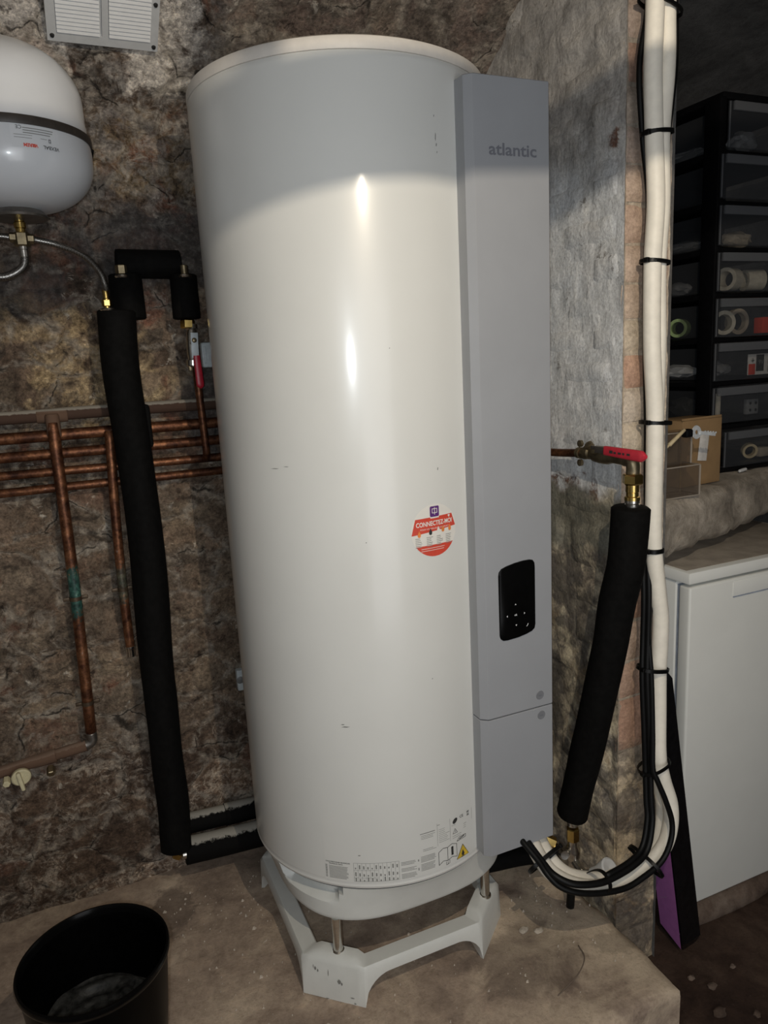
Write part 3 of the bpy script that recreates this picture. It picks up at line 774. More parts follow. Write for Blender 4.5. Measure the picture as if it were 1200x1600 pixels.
p.rect(.0905, -.9535, .006, .0022); p.frame(.0910, -.9500, .005, .0055, .0009); p.rect(.0898, -.9445, .0075, .0012)
def triangle(cx, cz, r, t):
    o_ = [(cx+r*math.sin(2*PI*i/3), cz+r*math.cos(2*PI*i/3)) for i in range(3)]; q = r-t*2
    i_ = [(cx+q*math.sin(2*PI*i/3), cz+q*math.cos(2*PI*i/3)) for i in range(3)]
    for i in range(3): p.poly([o_[i], o_[(i+1) % 3], i_[(i+1) % 3], i_[i]])
triangle(.0560, -.9750, .0078, .0008); p.rect(.0556, -.9765, .0010, .0045)
# open booklet with an i
bk = [(.0130, -1.0075), (.0240, -1.0015), (.0350, -1.0035), (.0465, -.9995), (.0590, -1.0045), (.0590, -1.0345), (.0465, -1.0300), (.0350, -1.0340), (.0240, -1.0310), (.0130, -1.0375)]
def stroke(pts, t, close=False):
    q = pts+[pts[0]] if close else pts
    for (a, b), (c_, d) in zip(q, q[1:]):
        l = math.hypot(c_-a, d-b); nx, ny = -(d-b)/l*t/2, (c_-a)/l*t/2
        p.poly([(a+nx, b+ny), (c_+nx, d+ny), (c_-nx, d-ny), (a-nx, b-ny)])
stroke(bk, .0011, True); stroke([(.0350, -1.0035), (.0350, -1.0340)], .0011); p.text('i', .0470, -1.0245, .0270, bold=.0016)
stroke([(.0310, -1.0355), (.0310, -1.0435), (.0395, -1.0415), (.0395, -1.0335)], .0009); stroke([(.0350, -1.036), (.0350, -1.042)], .0008)
stroke([(.0600, -1.0000), (.0660, -.9930), (.0850, -.9930), (.0850, -.9990), (.0600, -1.0000)], .0011); stroke([(.066, -.9975), (.081, -.9945)], .002)
triangle(.0755, -1.0330, .0205, .0012)
p.done('symbols', M['ink'], lab, cyl(.0010), .006)
p = Print(); q = .0185
p.poly([(.0755+q*math.sin(2*PI*i/3), -1.0330+q*math.cos(2*PI*i/3)) for i in range(3)]); p.done('flame_warning', M['yellow_print'], lab, cyl(.0013))
p = Print(); p.poly([(.0735, -1.0400), (.0712, -1.0355), (.0728, -1.0310), (.0748, -1.0255), (.0765, -1.0290), (.0782, -1.0320), (.0792, -1.0365), (.0775, -1.0400)]); p.rect(.0705, -1.0418, .0100, .0012)
p.done('flame_symbol', M['ink'], lab, cyl(.0016))
p = Print()
for th, z, sx, sz in ((13.3, .375, .0012, .007), (13.6, .362, .0014, .003), (13.8, .350, .0010, .002), (12.9, .408, .001, .002), (-53, -.188, .010, .0007), (-48, -.184, .006, .0006), (-32, -.70, .009, .0012), (-33, -.695, .004, .001), (-30, -.985, .0035, .0012), (9, -.205, .0012, .003), (-8, .02, .001, .001), (-20, -.33, .0012, .0012), (3, -.62, .0013, .0013)):
    u0 = TR*math.radians(th); p.poly([(u0-sx, z-sz*.6), (u0+sx*.3, z-sz), (u0+sx, z+sz*.5), (u0-sx*.2, z+sz)])
tag(p.done('scuff_marks', M['ink_grey'], heater, cyl(.0005)), 'small dark scuffs', kind='stuff')

# ------------------------------------------------------------------ stand under the heater
stand = thing('heater_stand', (.566, TY, -1.327), 'pale grey plastic frame stand with steel posts beneath the white water heater', 'stand')
def stand_frame():
    cx, cy, hx, hy = .566, TY, .246, .274
    def octa(hx, hy, c1, c2): return [(-hx, -hy+c2), (-hx+c1, -hy), (hx-c1, -hy), (hx, -hy+c2), (hx, hy-c2), (hx-c1, hy), (-hx+c1, hy), (-hx, hy-c2)]
    O = octa(hx, hy, .105, .095); I = octa(hx-.042, hy-.042, .082, .074)
    S = []
    for k in range(8):
        a, b = O[k], O[(k+1) % 8]; ia, ib = I[k], I[(k+1) % 8]; corner = k % 2 == 0; L = math.hypot(b[0]-a[0], b[1]-a[1]); n = 8 if corner else 36
        for i in range(n):
            t = i/n; e = min(t, 1-t)*L
            if corner: zb, up = -1.327, .009 if .12 < t < .88 else 0
            else:
                d = min(1, e/.060); zb = -1.327 if e < .004 else -1.327+.066*math.sqrt(max(0, 1-(1-d)**2)); up = 0
            S.append(((a[0]+(b[0]-a[0])*t, a[1]+(b[1]-a[1])*t), (ia[0]+(ib[0]-ia[0])*t, ia[1]+(ib[1]-ia[1])*t), zb, up))
    V, Fc = [], []; n = len(S)
    for (o, i, zb, up) in S:
        fl = 1+.012*((-1.235-zb)/.092)
        lerp = lambda t: (o[0]+(i[0]-o[0])*t, o[1]+(i[1]-o[1])*t)
        zt = -1.236
        wl = .0 if zb > -1.322 else .0
        pts = [(o[0]*fl, o[1]*fl, zb), (o[0], o[1], zt-.007), (*[c*1 for c in lerp(.12)], zt+up*.3), (*lerp(.45), zt+up), (*lerp(.92), zt+up*.9), (*lerp(1.0), zt-.004), (i[0]*(1+.2*(fl-1)), i[1]*(1+.2*(fl-1)), max(zb, -1.268) if zb > -1.322 else -1.275), (*[c*fl for c in lerp(.16)], zb)]
        V += [(cx+a, cy+b, c) for a, b, c in pts]
    m = 8
    for k in range(n):
        for j in range(m):
            a, b = k*m+j, k*m+(j+1) % m; c, d = ((k+1) % n)*m+(j+1) % m, ((k+1) % n)*m+j
            Fc.append((a, b, c, d))
    return mesh_obj('frame', V, Fc, M['skirt'], stand, True, 38)
stand_frame()
p = Print()
for x, z, sx, sz in ((.390, -1.262, .0045, .003), (.397, -1.268, .003, .004), (.412, -1.262, .001, .006), (.432, -1.283, .006, .005), (.428, -1.279, .004, .003), (.39, -1.31, .004, .001), (.46, -1.305, .005, .0012), (.44, -1.318, .004, .001)):
    pass
for px, py in ((-.192, -.208), (.172, -.208), (-.192, .208), (.172, .208)):
    lathe('post', [(.0135, -1.232), (.0135, -1.228), (.0105, -1.226), (.0105, -1.1475)], M['steel'], stand, (TX+px, TY+py, 0), seg=20)
# grey scuffs on the chamfered front corner
def cham(u, v):
    a = Vector((.566-.246, TY-.179, 0)); b = Vector((.566-.141, TY-.274, 0)); n = Vector((-(b-a).y, (b-a).x, 0)).normalized()
    n = -n if n.y > 0 else n
    k = 1+.012*((-1.235-v)/.092)
    q = a.lerp(b, u); q = Vector((.566+(q.x-.566)*k, TY+(q.y-TY)*k, v)); return q+n*.0015
p = Print(); r9 = random.Random(5)
for u0, v0, su, sv in ((.22, -1.258, .018, .005), (.26, -1.262, .012, .004), (.19, -1.254, .006, .005), (.43, -1.262, .006, .009), (.60, -1.278, .030, .006), (.64, -1.282, .015, .004), (.8, -1.31, .035, .0012), (.84, -1.322, .02, .0015), (.4, -1.325, .03, .001), (.55, -1.330, .03, .001)):
    p.poly([(u0-su, v0), (u0-su*.3, v0-sv), (u0+su*.8, v0-sv*.6), (u0+su, v0+sv*.3), (u0, v0+sv)])
tag(p.done('scuff_marks', M['ink_grey'], stand, cham, None), 'dark scuffs on the front corner', kind='stuff')

# ------------------------------------------------------------------ expansion vessel, tee and braided hoses
VX, VY = -.029, 1.66
ves = thing('expansion_vessel', (VX, VY, .30), 'white domed expansion vessel with a dark seam, hung on the wall at upper left', 'expansion vessel')
cv = (VX, VY, 0)
pr = [(.040, .318)]+[(.040+(.147-.040)*math.sin(a), .402-.084*math.cos(a)) for a in [PI/2*i/14 for i in range(2, 15)]]+[(.1475, .42), (.146, .437), (.142, .440)]
lathe('lower_shell', pr, M['tank_paint'], ves, cv, seg=96)
pr = [(.139, .446), (.142, .449), (.1425, .468), (.141, .474), (.141, .51)]+[(.141*math.cos(a), .51+.105*math.sin(a)) for a in [PI/2*i/14 for i in range(1, 15)]]
lathe('upper_shell', pr, M['tank_paint'], ves, cv, seg=96)
lathe('seam_band', [(.140, .4335), (.1485, .4345), (.1500, .442), (.1485, .4495), (.140, .4505)], M['seam'], ves, cv, seg=96)
lathe('flange', [(.012, .300), (.052, .303), (.054, .307), (.050, .312), (.040, .319), (.020, .319)], M['dull_steel'], ves, cv, seg=40)
tube('mounting_strap', [(VX+.1498*math.cos(a), VY+.1498*math.sin(a), z) for a, z in ((.05, .437), (.2, .425), (.38, .405), (.5, .385), (.58, .366))], .0035, M['rubber'], ves, 8)
box('wall_bracket', (VX+.02, 1.835, .40), (.06, .09, .05), M['seam'], ves, .003)
vcyl = lambda off: (lambda u, v: Vector((VX+(.1475+off)*math.sin(u/.1475), VY-(.1475+off)*math.cos(u/.1475), v)))
vl = lambda off: (lambda u, v: Vector((VX+(rr(v)+off)*math.sin(u/.1475), VY-(rr(v)+off)*math.cos(u/.1475), v)))
def rr(v):
    if v > .402: return .1475
    k = (.402-v)/.084; return .040+.107*math.sqrt(max(0, 1-k*k))
u0 = .008
p = Print(); p.rect(u0, .396, .083, .036); vlab = p.done('type_label', M['tank_paint'], ves, vl(.0012))
p = Print(); p.text('VAREM', u0+.0405-.010, .4025, .0075, bold=.0003, flip=True); p.frame(u0+.0335, .3975, .005, .005, .0012); p.done('red_lettering', M['red_print'], vlab, vl(.0018), .004)
p = Print(); p.text('VEXBAL', u0+.066, .4025, .0082, bold=.0001, flip=True); p.text('CE', u0+.014, .4310, .0085, flip=True); p.frame(u0+.062, .408, .004, .006, .001)
tag(p.done('black_lettering', M['ink'], vlab, vl(.0018), .004), kind='stuff')
p = Print(); p.lines(u0+.020, .4270, .052, 3, .0040, .0014, .3, 31); p.lines(u0+.005, .4155, .030, 2, .0045, .0008, .2, 32); p.lines(u0+.048, .4125, .012, 1, .004, .0008, .1, 33); p.done('small_print', M['ink_grey'], vlab, vl(.0018), .006)
tee = thing('brass_tee', (VX, VY, .262), 'brass tee fitting screwed under the white expansion vessel', 'pipe fitting')
lathe('nipple', [(.009, .262), (.009, .285), (.011, .287), (.011, .296), (.009, .298), (.009, .305)], M['brass'], tee, cv, seg=20)
lathe('tee_body', [(.012, .252), (.0155, .255), (.0155, .276), (.012, .279)], M['brass_dull'], tee, cv, hexa=True)
fitting('side_nut', (VX+.015, VY, .2665), (1, 0, -.05), .0095, .014, M['brass_dull'], tee); fitting('side_nut', (VX-.015, VY, .269), (-1, 0, 0), .0095, .014, M['brass_dull'], tee)
lathe('bottom_ferrule', [(.0075, .232), (.0085, .233), (.0085, .246), (.0095, .247), (.0095, .254)], M['nickel'], tee, cv, seg=20)
tag(tube('braided_hose', [(VX+.018, VY, .2665), (.034, 1.665, .257), (.080, 1.685, .240), (.108, 1.705, .211), (.1165, 1.715, .185), (.118, 1.72, .176)], .0062, M['braid'], None, 14), 'braided steel hose arching from the vessel tee to the black insulated riser', 'hose')
tag(tube('braided_hose', [(VX, VY, .240), (-.0295, VY, .226), (-.037, VY, .212), (-.059, VY, .199), (-.085, VY, .196), (-.16, VY, .205), (-.26, VY, .22)], .0078, M['braid'], None, 14), 'braided steel hose hooking down and left beneath the vessel tee', 'hose')
tag(tube('braided_hose', [(VX-.018, VY, .269), (-.08, VY, .271), (-.16, VY, .262), (-.28, VY, .23)], .0060, M['braid'], None, 14), 'braided steel hose leaving the vessel tee straight to the left', 'hose')

# ------------------------------------------------------------------ wall vent
def vent():
    t0, t1 = .455, .86; z_at = lambda t: (.40+1.47*math.cos(t), ZS+.66*math.sin(t))
    (ya, za), (yb, zb) = z_at(t0), z_at(t1); A = Vector((.066, ya-.012, za)); up = Vector((0, yb-ya, zb-za)).normalized(); rt = Vector((1, 0, 0)); nr = Vector((0, up.z, -up.y)); nr = nr if nr.y < 0 else -nr
    W, H = .207, .26
    th = thing('wall_vent', A, 'white louvred ventilation grille screwed to the vault above the expansion vessel', 'vent')
    def vb(name, x, y, w_, h_, d0, d1, mat, parent):
        V = [A+rt*(x+a*w_)+up*(y+b*h_)+nr*(d1 if c else d0) for c in (0, 1) for b in (0, 1) for a in (0, 1)]
        return mesh_obj(name, V, [(0, 1, 3, 2), (4, 5, 7, 6), (0, 1, 5, 4), (2, 3, 7, 6), (0, 2, 6, 4), (1, 3, 7, 5)], mat, parent, False)
    vb('backing', 0, 0, W, H, -.012, .004, M['vent_frame'], th)
    for x, y, w_, h_ in ((0, 0, W, .019), (0, H-.019, W, .019), (0, .019, .017, H-.038), (W-.017, .019, .017, H-.038), (W*.485, .019, .012, H-.038)): vb('frame_bar', x, y, w_, h_, .002, .009, M['vent_frame'], th)
    for x0 in (.018, W*.485+.013):
        w_ = .078; n = 26; V, Fc = [], []
        for i in range(n):
            y = .021+i*(H-.042)/n; hh = (H-.042)/n
            b = len(V); prof = [(y, .006), (y+.001, .0125), (y+hh*.75, .0095), (y+hh, .005)]
            for yy, d in prof:
                V += [A+rt*x0+up*yy+nr*d, A+rt*(x0+w_)+up*yy+nr*d]
            for k in range(3): Fc.append((b+2*k, b+2*k+1, b+2*k+3, b+2*k+2))
            Fc.append((b, b+2, b+4, b+6)); Fc.append((b+1, b+3, b+5, b+7))
        tag(mesh_obj('louvres', V, Fc, M['vent'], th, False), kind='stuff')
    for x, y in ((.009, .012), (W-.008, .010), (.008, .095), (W-.008, .100)): lathe('screw', [(0, .0125), (.0035, .012), (.0045, .009)], M['hole'], th, A+rt*x+up*y, nr, 12)
vent()

# ------------------------------------------------------------------ black insulated riser and U-shaped piping on the left
riser = thing('insulated_riser', (.13, 1.765, -1.2), 'thick black foam insulated pipe standing against the back wall left of the heater', 'insulated pipe')
tube('foam_sleeve', [(.1365, 1.76, .136), (.1315, 1.762, .006), (.138, 1.765, -.166), (.141, 1.765, -.376), (.134, 1.762, -.628), (.130, 1.76, -.759), (.128, 1.76, -.947), (.1285, 1.76, -1.071), (.1245, 1.755, -1.185)], [.0415, .0375], M['foam'], riser, 26, .5, .10, 2.0)
box('torn_seam', (.1735, 1.775, -.12), (.020, .03, .10), M['foam'], riser, .008)
fitting('top_nut', (.117, 1.735, .150), (0, 0, 1), .0105, .014, M['brass'], riser)
lathe('top_connector', [(.0075, .128), (.0075, .143), (.0085, .144), (.0085, .158), (.0065, .160), (.0065, .178)], M['brass'], riser, (.117, 1.735, 0), seg=18)
lathe('collar', [(.014, .134), (.016, .1365), (.014, .139)], M['nickel'], riser, (.117, 1.735, 0), seg=20)
fitting('foot_nut', (.125, 1.752, -1.200), (.75, -.1, -.5), .0145, .020, M['brass'], riser); fitting('foot_collar', (.141, 1.753, -1.207), (1, 0, -.1), .0120, .012, M['nickel'], riser, 'round')
ub = thing('insulated_bridge', (.22, 1.79, .15), 'black foam covered pipe bridge shaped like an upturned U above the riser', 'insulated pipe')
tube('left_sleeve', [(.1655, 1.79, .118), (.1655, 1.79, .215)], [.0365, .0355], M['foam'], ub, 24, .5, .05)
tube('top_sleeve', [(.151, 1.800, .2395), (.289, 1.800, .2375)], .0315, M['foam'], ub, 24, .4, .05, 3)
tube('right_sleeve', [(.2915, 1.79, .116), (.2925, 1.79, .214)], [.0320, .0305], M['foam'], ub, 24, .5, .05, 5)
for x in (.157, .292):
    lathe('nickel_collar', [(.014, .205), (.016, .208), (.014, .211)], M['nickel'], ub, (x, 1.765, 0), seg=20)
    fitting('brass_union', (x, 1.765, .222), (0, 0, 1), .0125 if x < .2 else .008, .020, M['brass_dull'], ub, 'hex' if x < .2 else 'round')
# red lever valve under the bridge
vv = thing('lever_valve', (.29, 1.77, .06), 'red handled lever valve hanging under the black pipe bridge beside the heater', 'valve')
fitting('union_nut', (.289, 1.775, .104), (.04, 0, 1), .0165, .020, M['brass'], vv)
lathe('valve_body', [(.0105, -.052), (.0145, -.048), (.0145, -.036), (.0100, -.033), (.0125, -.022), (.0135, 0), (.0125, .022), (.0100, .033), (.013, .036), (.013, .046)], M['nickel'], vv, (.2945, 1.775, .058), (.06, 0, 1), 24)
lathe('stem_nut', [(.0065, 0), (.0065, .016), (.0055, .018), (0, .018)], M['brass_dull'], vv, (.2945, 1.765, .060), (0, -1, 0), hexa=True)
box('lever_plate', (.2950, 1.743, .055), (.0165, .003, .056), M['white_box'], vv, .001, Matrix.Rotation(.05, 3, 'Y'))
lathe('plate_bolt', [(.0055, 0), (.0055, .003), (.003, .0045), (0, .0045)], M['brass_dull'], vv, (.2945, 1.7415, .066), (0, -1, 0), 18)
def lever(name, a, b, w0, w1, th, mat, parent, out=Vector((0, -1, 0))):
    a, b = Vector(a), Vector(b); d = (b-a).normalized(); s_ = d.cross(out).normalized(); n = 14; V, Fc = [], []; pts = []
    for i in range(n+1):
        t = i/n; wv = w0+(w1-w0)*min(1, t*1.3)
        if t > .9: wv *= math.sqrt(max(.08, 1-((t-.9)/.1)**2))
        pts.append((a.lerp(b, t), wv))
    for c, wv in pts:
        for sx, sy in ((-1, -.6), (-.75, -1), (.75, -1), (1, -.6), (1, .6), (.75, 1), (-.75, 1), (-1, .6)): V.append(c+s_*sx*wv/2+out*(-sy*th/2))
    for i in range(n):
        for j in range(8): Fc.append((i*8+j, i*8+(j+1) % 8, (i+1)*8+(j+1) % 8, (i+1)*8+j))
    Fc.append(tuple(range(8))[::-1]); Fc.append(tuple(range(n*8, n*8+8)))
    return mesh_obj(name, V, Fc, mat, parent, True, 60)
lever('red_grip', (.2965, 1.742, .032), (.2985, 1.742, -.042), .0145, .0170, .008, M['red_grip'], vv)
box('tail_tag', (.2850, 1.772, .006), (.008, .012, .016), M['brass_dull'], vv, .0015)
tag(tube('copper_pipe', [(.3000, 1.79, .012), (.3035, 1.795, -.09), (.3065, 1.80, -.185), (.3075, 1.808, -.202), (.3075, 1.825, -.213), (.3075, 1.845, -.2145)], .0088, M['copper'], None, 16), 'copper drop pipe below the red handled valve, elbowing into the wall pipes', 'pipe')
# ------------------------------------------------------------------ copper pipework on the back wall
hp = [('topmost copper wall pipe, dark and capped with pale dust', [(-.75, 1.836, -.082), (-.1, 1.836, -.083), (.12, 1.836, -.0815), (1.0, 1.834, -.0865)], .0145, 'dusty_copper'),
      ('second copper wall pipe from the top', [(-.75, 1.838, -.128), (1.0, 1.838, -.130)], .0132, 'copper'),
      ('third copper wall pipe from the top, bright orange brown', [(-.75, 1.838, -.168), (1.0, 1.838, -.174)], .0120, 'copper'),
      ('fourth copper wall pipe from the top, thin', [(-.75, 1.840, -.205), (1.0, 1.840, -.221)], .0102, 'copper'),
      ('lowest of the five copper pipes running along the wall', [(-.75, 1.840, -.2495), (1.0, 1.840, -.2485)], .0102, 'copper')]
for lb, pts, r, m in hp: tag(tube('copper_pipe', pts, r, M[m], None, 16), lb, 'pipe', 'copper pipes along the back wall')
tag(tube('copper_pipe', [(-.0225, 1.812, -.098), (-.0240, 1.808, -.183), (-.0262, 1.805, -.483), (-.0350, 1.803, -.845)], .0128, M['copper'], None, 16), 'long copper drop pipe teed off the wall pipes at far left, green at its clamp', 'pipe')
o = COL.objects[-1]
def on(o, ch):  # attach a part to a top-level mesh
    ch.parent = o; return ch
on(o, lathe('tee_fitting', [(.0128, -.132), (.0150, -.128), (.0150, -.084), (.0128, -.080)], M['dusty_old'], None, (-.0225, 1.815, 0), seg=20))
on(o, tube('tee_arm', [(-.055, 1.834, -.085), (.010, 1.834, -.085)], .0150, M['dusty_old'], None, 16))
tag(tube('copper_pipe', [(.0930, 1.815, -.128), (.0915, 1.808, -.160), (.0835, 1.806, -.315), (.0785, 1.806, -.501), (.0785, 1.806, -.655)], .0108, M['copper'], None, 16), 'shorter copper drop pipe ending blind just left of the black riser', 'pipe')
o2 = COL.objects[-1]
on(o2, lathe('end_cap', [(.0095, -.674), (.0105, -.672), (.0105, -.654), (.0112, -.653), (.0112, -.648), (.0100, -.647)], M['nickel'], None, (.0785, 1.806, 0), seg=18))
def clamp(par, x, y, z, r):
    on(par, lathe('pipe_clamp', [(r+.0002, -.005), (r+.0028, -.0045), (r+.0028, .0045), (r+.0002, .005)], M['clamp'], None, (x, y, z), seg=20))
    for s_ in (-1, 1): on(par, box('clamp_ear', (x+s_*(r+.0085), y, z), (.015, .005, .009), M['clamp'], None, .0015))
    on(par, tube('clamp_stud', [(x, y+r, z), (x, 1.875, z)], .0035, M['clamp'], None, 8))
clamp(o, -.0270, 1.805, -.507, .0112); clamp(o, -.0330, 1.803, -.768, .0112); clamp(o2, .0785, 1.806, -.503, .0095)
st = thing('stopcock_pipe', (-.12, 1.80, -.88), 'encrusted level pipe with a cream stopcock knob, low at far left', 'stopcock')
tube('elbow', [(-.0350, 1.803, -.845), (-.0355, 1.803, -.866), (-.046, 1.803, -.874), (-.060, 1.803, -.875)], .0125, M['dull_steel'], st, 16)
tube('level_pipe', [(-.050, 1.803, -.8755), (-.125, 1.803, -.8825)], .0135, M['dusty_old'], st, 16, .3, .12)
tube('valve_body', [(-.118, 1.803, -.882), (-.15, 1.803, -.885), (-.175, 1.803, -.886), (-.245, 1.803, -.893), (-.33, 1.803, -.897)], [.0165, .0120], M['dusty_old'], st, 16, .4, .2, 4)
fitting('drain_cap', (-.132, 1.775, -.905), (0, -.9, -.4), .0095, .022, M['brass_dull'], st); fitting('drain_cap', (-.226, 1.775, -.906), (0, -1, -.2), .0085, .022, M['cream_knob'], st)
lathe('knob', [(.006, 0), (.006, .012), (.019, .013), (.021, .016), (.021, .023), (.018, .026), (0, .026)], M['cream_knob'], st, (-.197, 1.79, -.898), (.12, -1, -.12), 28)
box('knob_lever', (-.1955, 1.758, -.905), (.009, .012, .046), M['cream_knob'], st, .003, Matrix.Rotation(-.15, 3, 'Y'))
tag(tube('dusty_pipe', [(.150, 1.828, -1.172), (.30, 1.828, -1.180), (.52, 1.828, -1.190)], .0270, M['dusty_foam'], None, 24, .3), 'upper black lagged floor pipe with dusty top, running behind the heater', 'insulated pipe', 'lagged pipes at the wall foot')
on(COL.objects[-1], tube('joint_sleeve', [(.262, 1.828, -1.178), (.345, 1.828, -1.181)], .0295, M['dusty_foam'], None, 24, .3))
tag(tube('dusty_pipe', [(.146, 1.772, -1.212), (.24, 1.772, -1.219), (.37, 1.775, -1.228)], .0345, M['dusty_foam'], None, 24, .3), 'lower thicker black lagged floor pipe joined to the riser foot', 'insulated pipe', 'lagged pipes at the wall foot')
jb = thing('junction_box', (.338, 1.848, .035), 'small pale grey plastic box on the wall beside the red handled valve', 'junction box')
box('case', (.340, 1.848, .034), (.030, .026, .060), M['white_box'], jb, .005); box('cover_rib', (.333, 1.834, .034), (.006, .004, .040), M['white_box'], jb, .0015)
jb = thing('wall_socket', (.345, 1.85, -.81), 'small white socket low on the wall, half hidden by the heater', 'socket')
box('plate', (.350, 1.848, -.812), (.034, .022, .058), M['white_box'], jb, .004); lathe('round_inset', [(0, .002), (.006, .002), (.010, 0)], M['grey_plast'], jb, (.341, 1.837, -.810), (0, -1, 0), 20)

# ------------------------------------------------------------------ bucket
bk = thing('bucket', (-.0735, 1.281, -1.325), 'glossy black plastic bucket with dirty dregs, on the slab at lower left', 'bucket')
cb = (-.0735, 1.281, 0)
lathe('wall', [(0, -1.323), (.094, -1.323), (.098, -1.319), (.117, -1.16), (.1275, -1.044), (.1232, -1.044), (.113, -1.16), (.096, -1.305), (0, -1.307)], M['bucket'], bk, cb, seg=72, auto=40)
lathe('rim', [(.1278, -1.046), (.1315, -1.040), (.1330, -1.034), (.1315, -1.0285), (.1275, -1.028), (.1250, -1.032), (.1230, -1.046), (.1278, -1.046)], M['glass_black'], bk, cb, seg=72, auto=40)
def dregs():
    V, Fc = [], []; n, m = 48, 26
    for j in range(m+1):
        for i in range(n):
            a = 2*PI*i/n; r = .1105*j/m
            hgt = .005*math.sin(r*210+1.5*math.sin(a))*(j/m)+.016*noise.noise(Vector((r*50+math.cos(a)*1.5, math.sin(a)*1.5, 3.)))*(j/m)+.006*(j/m)**3
            V.append((cb[0]+r*math.cos(a), cb[1]+r*math.sin(a), -1.170+hgt))
    for j in range(m):
        for i in range(n): Fc.append((j*n+i, j*n+(i+1) % n, (j+1)*n+(i+1) % n, (j+1)*n+i))
    return mesh_obj('dregs', V, Fc, M['residue'], bk, True)
tag(dregs(), 'grey streaky dregs', kind='stuff')

# ------------------------------------------------------------------ right-hand hot water pipe, red valve, sleeve
rv = thing('lever_valve', (1.03, 1.2, -.22), 'brass elbow valve with a bright red lever on the whitewashed wall right of the heater', 'valve')
tube('copper_stub', [(1.025, 1.56, -.235), (1.025, 1.40, -.229), (1.025, 1.292, -.2205)], .0090, M['copper'], rv, 16)
lathe('wall_clamp', [(.0092, -.005), (.0125, -.0045), (.0125, .0045), (.0092, .005)], M['brass_dull'], rv, (1.025, 1.302, -.221), (0, 1, 0), 20)
for dz in (-.022, .020): lathe('clamp_lug', [(.003, -.004), (.0075, -.003), (.0075, .003), (.003, .004)], M['brass_dull'], rv, (1.028, 1.304, -.221+dz), (1, 0, 0), 16)
fitting('compression_nut', (1.025, 1.282, -.2200), (0, -1, -.05), .0135, .020, M['brass_dull'], rv)
lathe('valve_body', [(.010, -.055), (.0145, -.052), (.0145, -.038), (.0115, -.034), (.0175, -.020), (.0185, 0), (.0175, .020), (.0130, .034), (.0130, .075)], M['brass_dull'], rv, (1.025, 1.228, -.2185), (0, -1, -.03), 24)
lathe('stem', [(.007, 0), (.007, .020), (0, .021)], M['brass_dull'], rv, (1.018, 1.228, -.212), (-1, 0, .35), 16)
lathe('stem_cap', [(.0095, 0), (.0095, .010), (.006, .012), (0, .012)], M['brass_dull'], rv, (1.022, 1.262, -.205), (-.6, 0, .6), 18)
box('lever_plate', (1.001, 1.205, -.204), (.004, .06, .014), M['dull_steel'], rv, .001)
rg = lever('red_grip', (.9985, 1.188, -.2030), (.9985, 1.074, -.2055), .0185, .0215, .009, M['red_grip2'], rv, Vector((-1, 0, 0)))
p = Print()
for i, (w_, h_) in enumerate(((.010, .006), (.007, .004), (.009, .004), (.006, .004), (.009, .004))): p.rect(.006+i*.0125, -.003, w_, h_)
tag(p.done('stamped_marks', M['ink'], rv, lambda u, v: Vector((.9935, 1.176-u, -.2035+v)), None), kind='stuff')
tube('elbow', [(1.025, 1.160, -.2215), (1.025, 1.143, -.2225), (1.025, 1.137, -.230), (1.025, 1.137, -.248)], .0135, M['brass_dull'], rv, 18, .3)
fitting('union_nut', (1.025, 1.137, -.2585), (0, 0, 1), .0205, .021, M['brass'], rv)
lathe('tailpiece', [(.0125, -.302), (.0155, -.301), (.0155, -.294), (.0125, -.2925), (.0125, -.285), (.0135, -.284), (.0135, -.268)], M['brass'], rv, (1.025, 1.137, 0), seg=22)
lathe('ribbed_ferrule', [(.0165, -.324), (.0165, -.319), (.0125, -.3175), (.0150, -.315), (.0150, -.309), (.0125, -.3075), (.0150, -.306), (.0150, -.301)], M['nickel'], rv, (1.025, 1.137, 0), seg=22)
tag(tube('insulated_pipe', [(1.022, 1.137, -.314), (1.020, 1.139, -.370), (1.016, 1.144, -.440), (1.012, 1.163, -.520), (1.010, 1.178, -.609), (1.008, 1.196, -.690), (1.003, 1.224, -.822), (.996, 1.253, -.947), (.985, 1.278, -1.080)], [.0385, .0365], M['foam'], None, 26, .7, .07, 8.), 'black foam insulated pipe sloping down the pier beneath the red lever valve', 'insulated pipe')
sg = thing('safety_group', (.97, 1.28, -1.2), 'brass and chrome safety valve cluster under the lower end of the black sleeve', 'valve')
lathe('ferrule', [(.011, -1.10), (.013, -1.098), (.013, -1.088), (.010, -1.08)], M['nickel'], sg, (.980, 1.268, 0), seg=20)
fitting('top_nut', (.980, 1.268, -1.122), (0, 0, 1), .0155, .034, M['brass'], sg)
lathe('body', [(.010, -1.215), (.014, -1.210), (.014, -1.190), (.0175, -1.180), (.0175, -1.162), (.012, -1.150), (.012, -1.138)], M['nickel'], sg, (.980, 1.268, 0), seg=24)
fitting('inlet_nut', (.945, 1.315, -1.160), (-1, .6, .55), .015, .032, M['brass'], sg); tube('inlet', [(.958, 1.300, -1.168), (.980, 1.268, -1.180)], .0095, M['nickel'], sg, 14)
tube('outlet', [(.980, 1.268, -1.185), (.978, 1.245, -1.194), (.976, 1.222, -1.196), (.975, 1.205, -1.185)], .0105, M['nickel'], sg, 14)
lathe('handle_knob', [(.008, -.02), (.012, -.012), (.010, 0), (.013, .008), (.010, .018)], M['nickel'], sg, (.955, 1.275, -1.168), (-.3, -1, .3), 18)
lathe('white_cap', [(.012, 0), (.0165, .002), (.0165, .020), (.0235, .048), (.024, .054), (.020, .056), (0, .052)], M['vent'], sg, (.980, 1.192, -1.180), (.25, -.62, .62), 26)
tube('drain_hose', [(.979, 1.268, -1.205), (.978, 1.270, -1.26), (.975, 1.272, -1.322)], .010, M['rubber'], sg, 12)
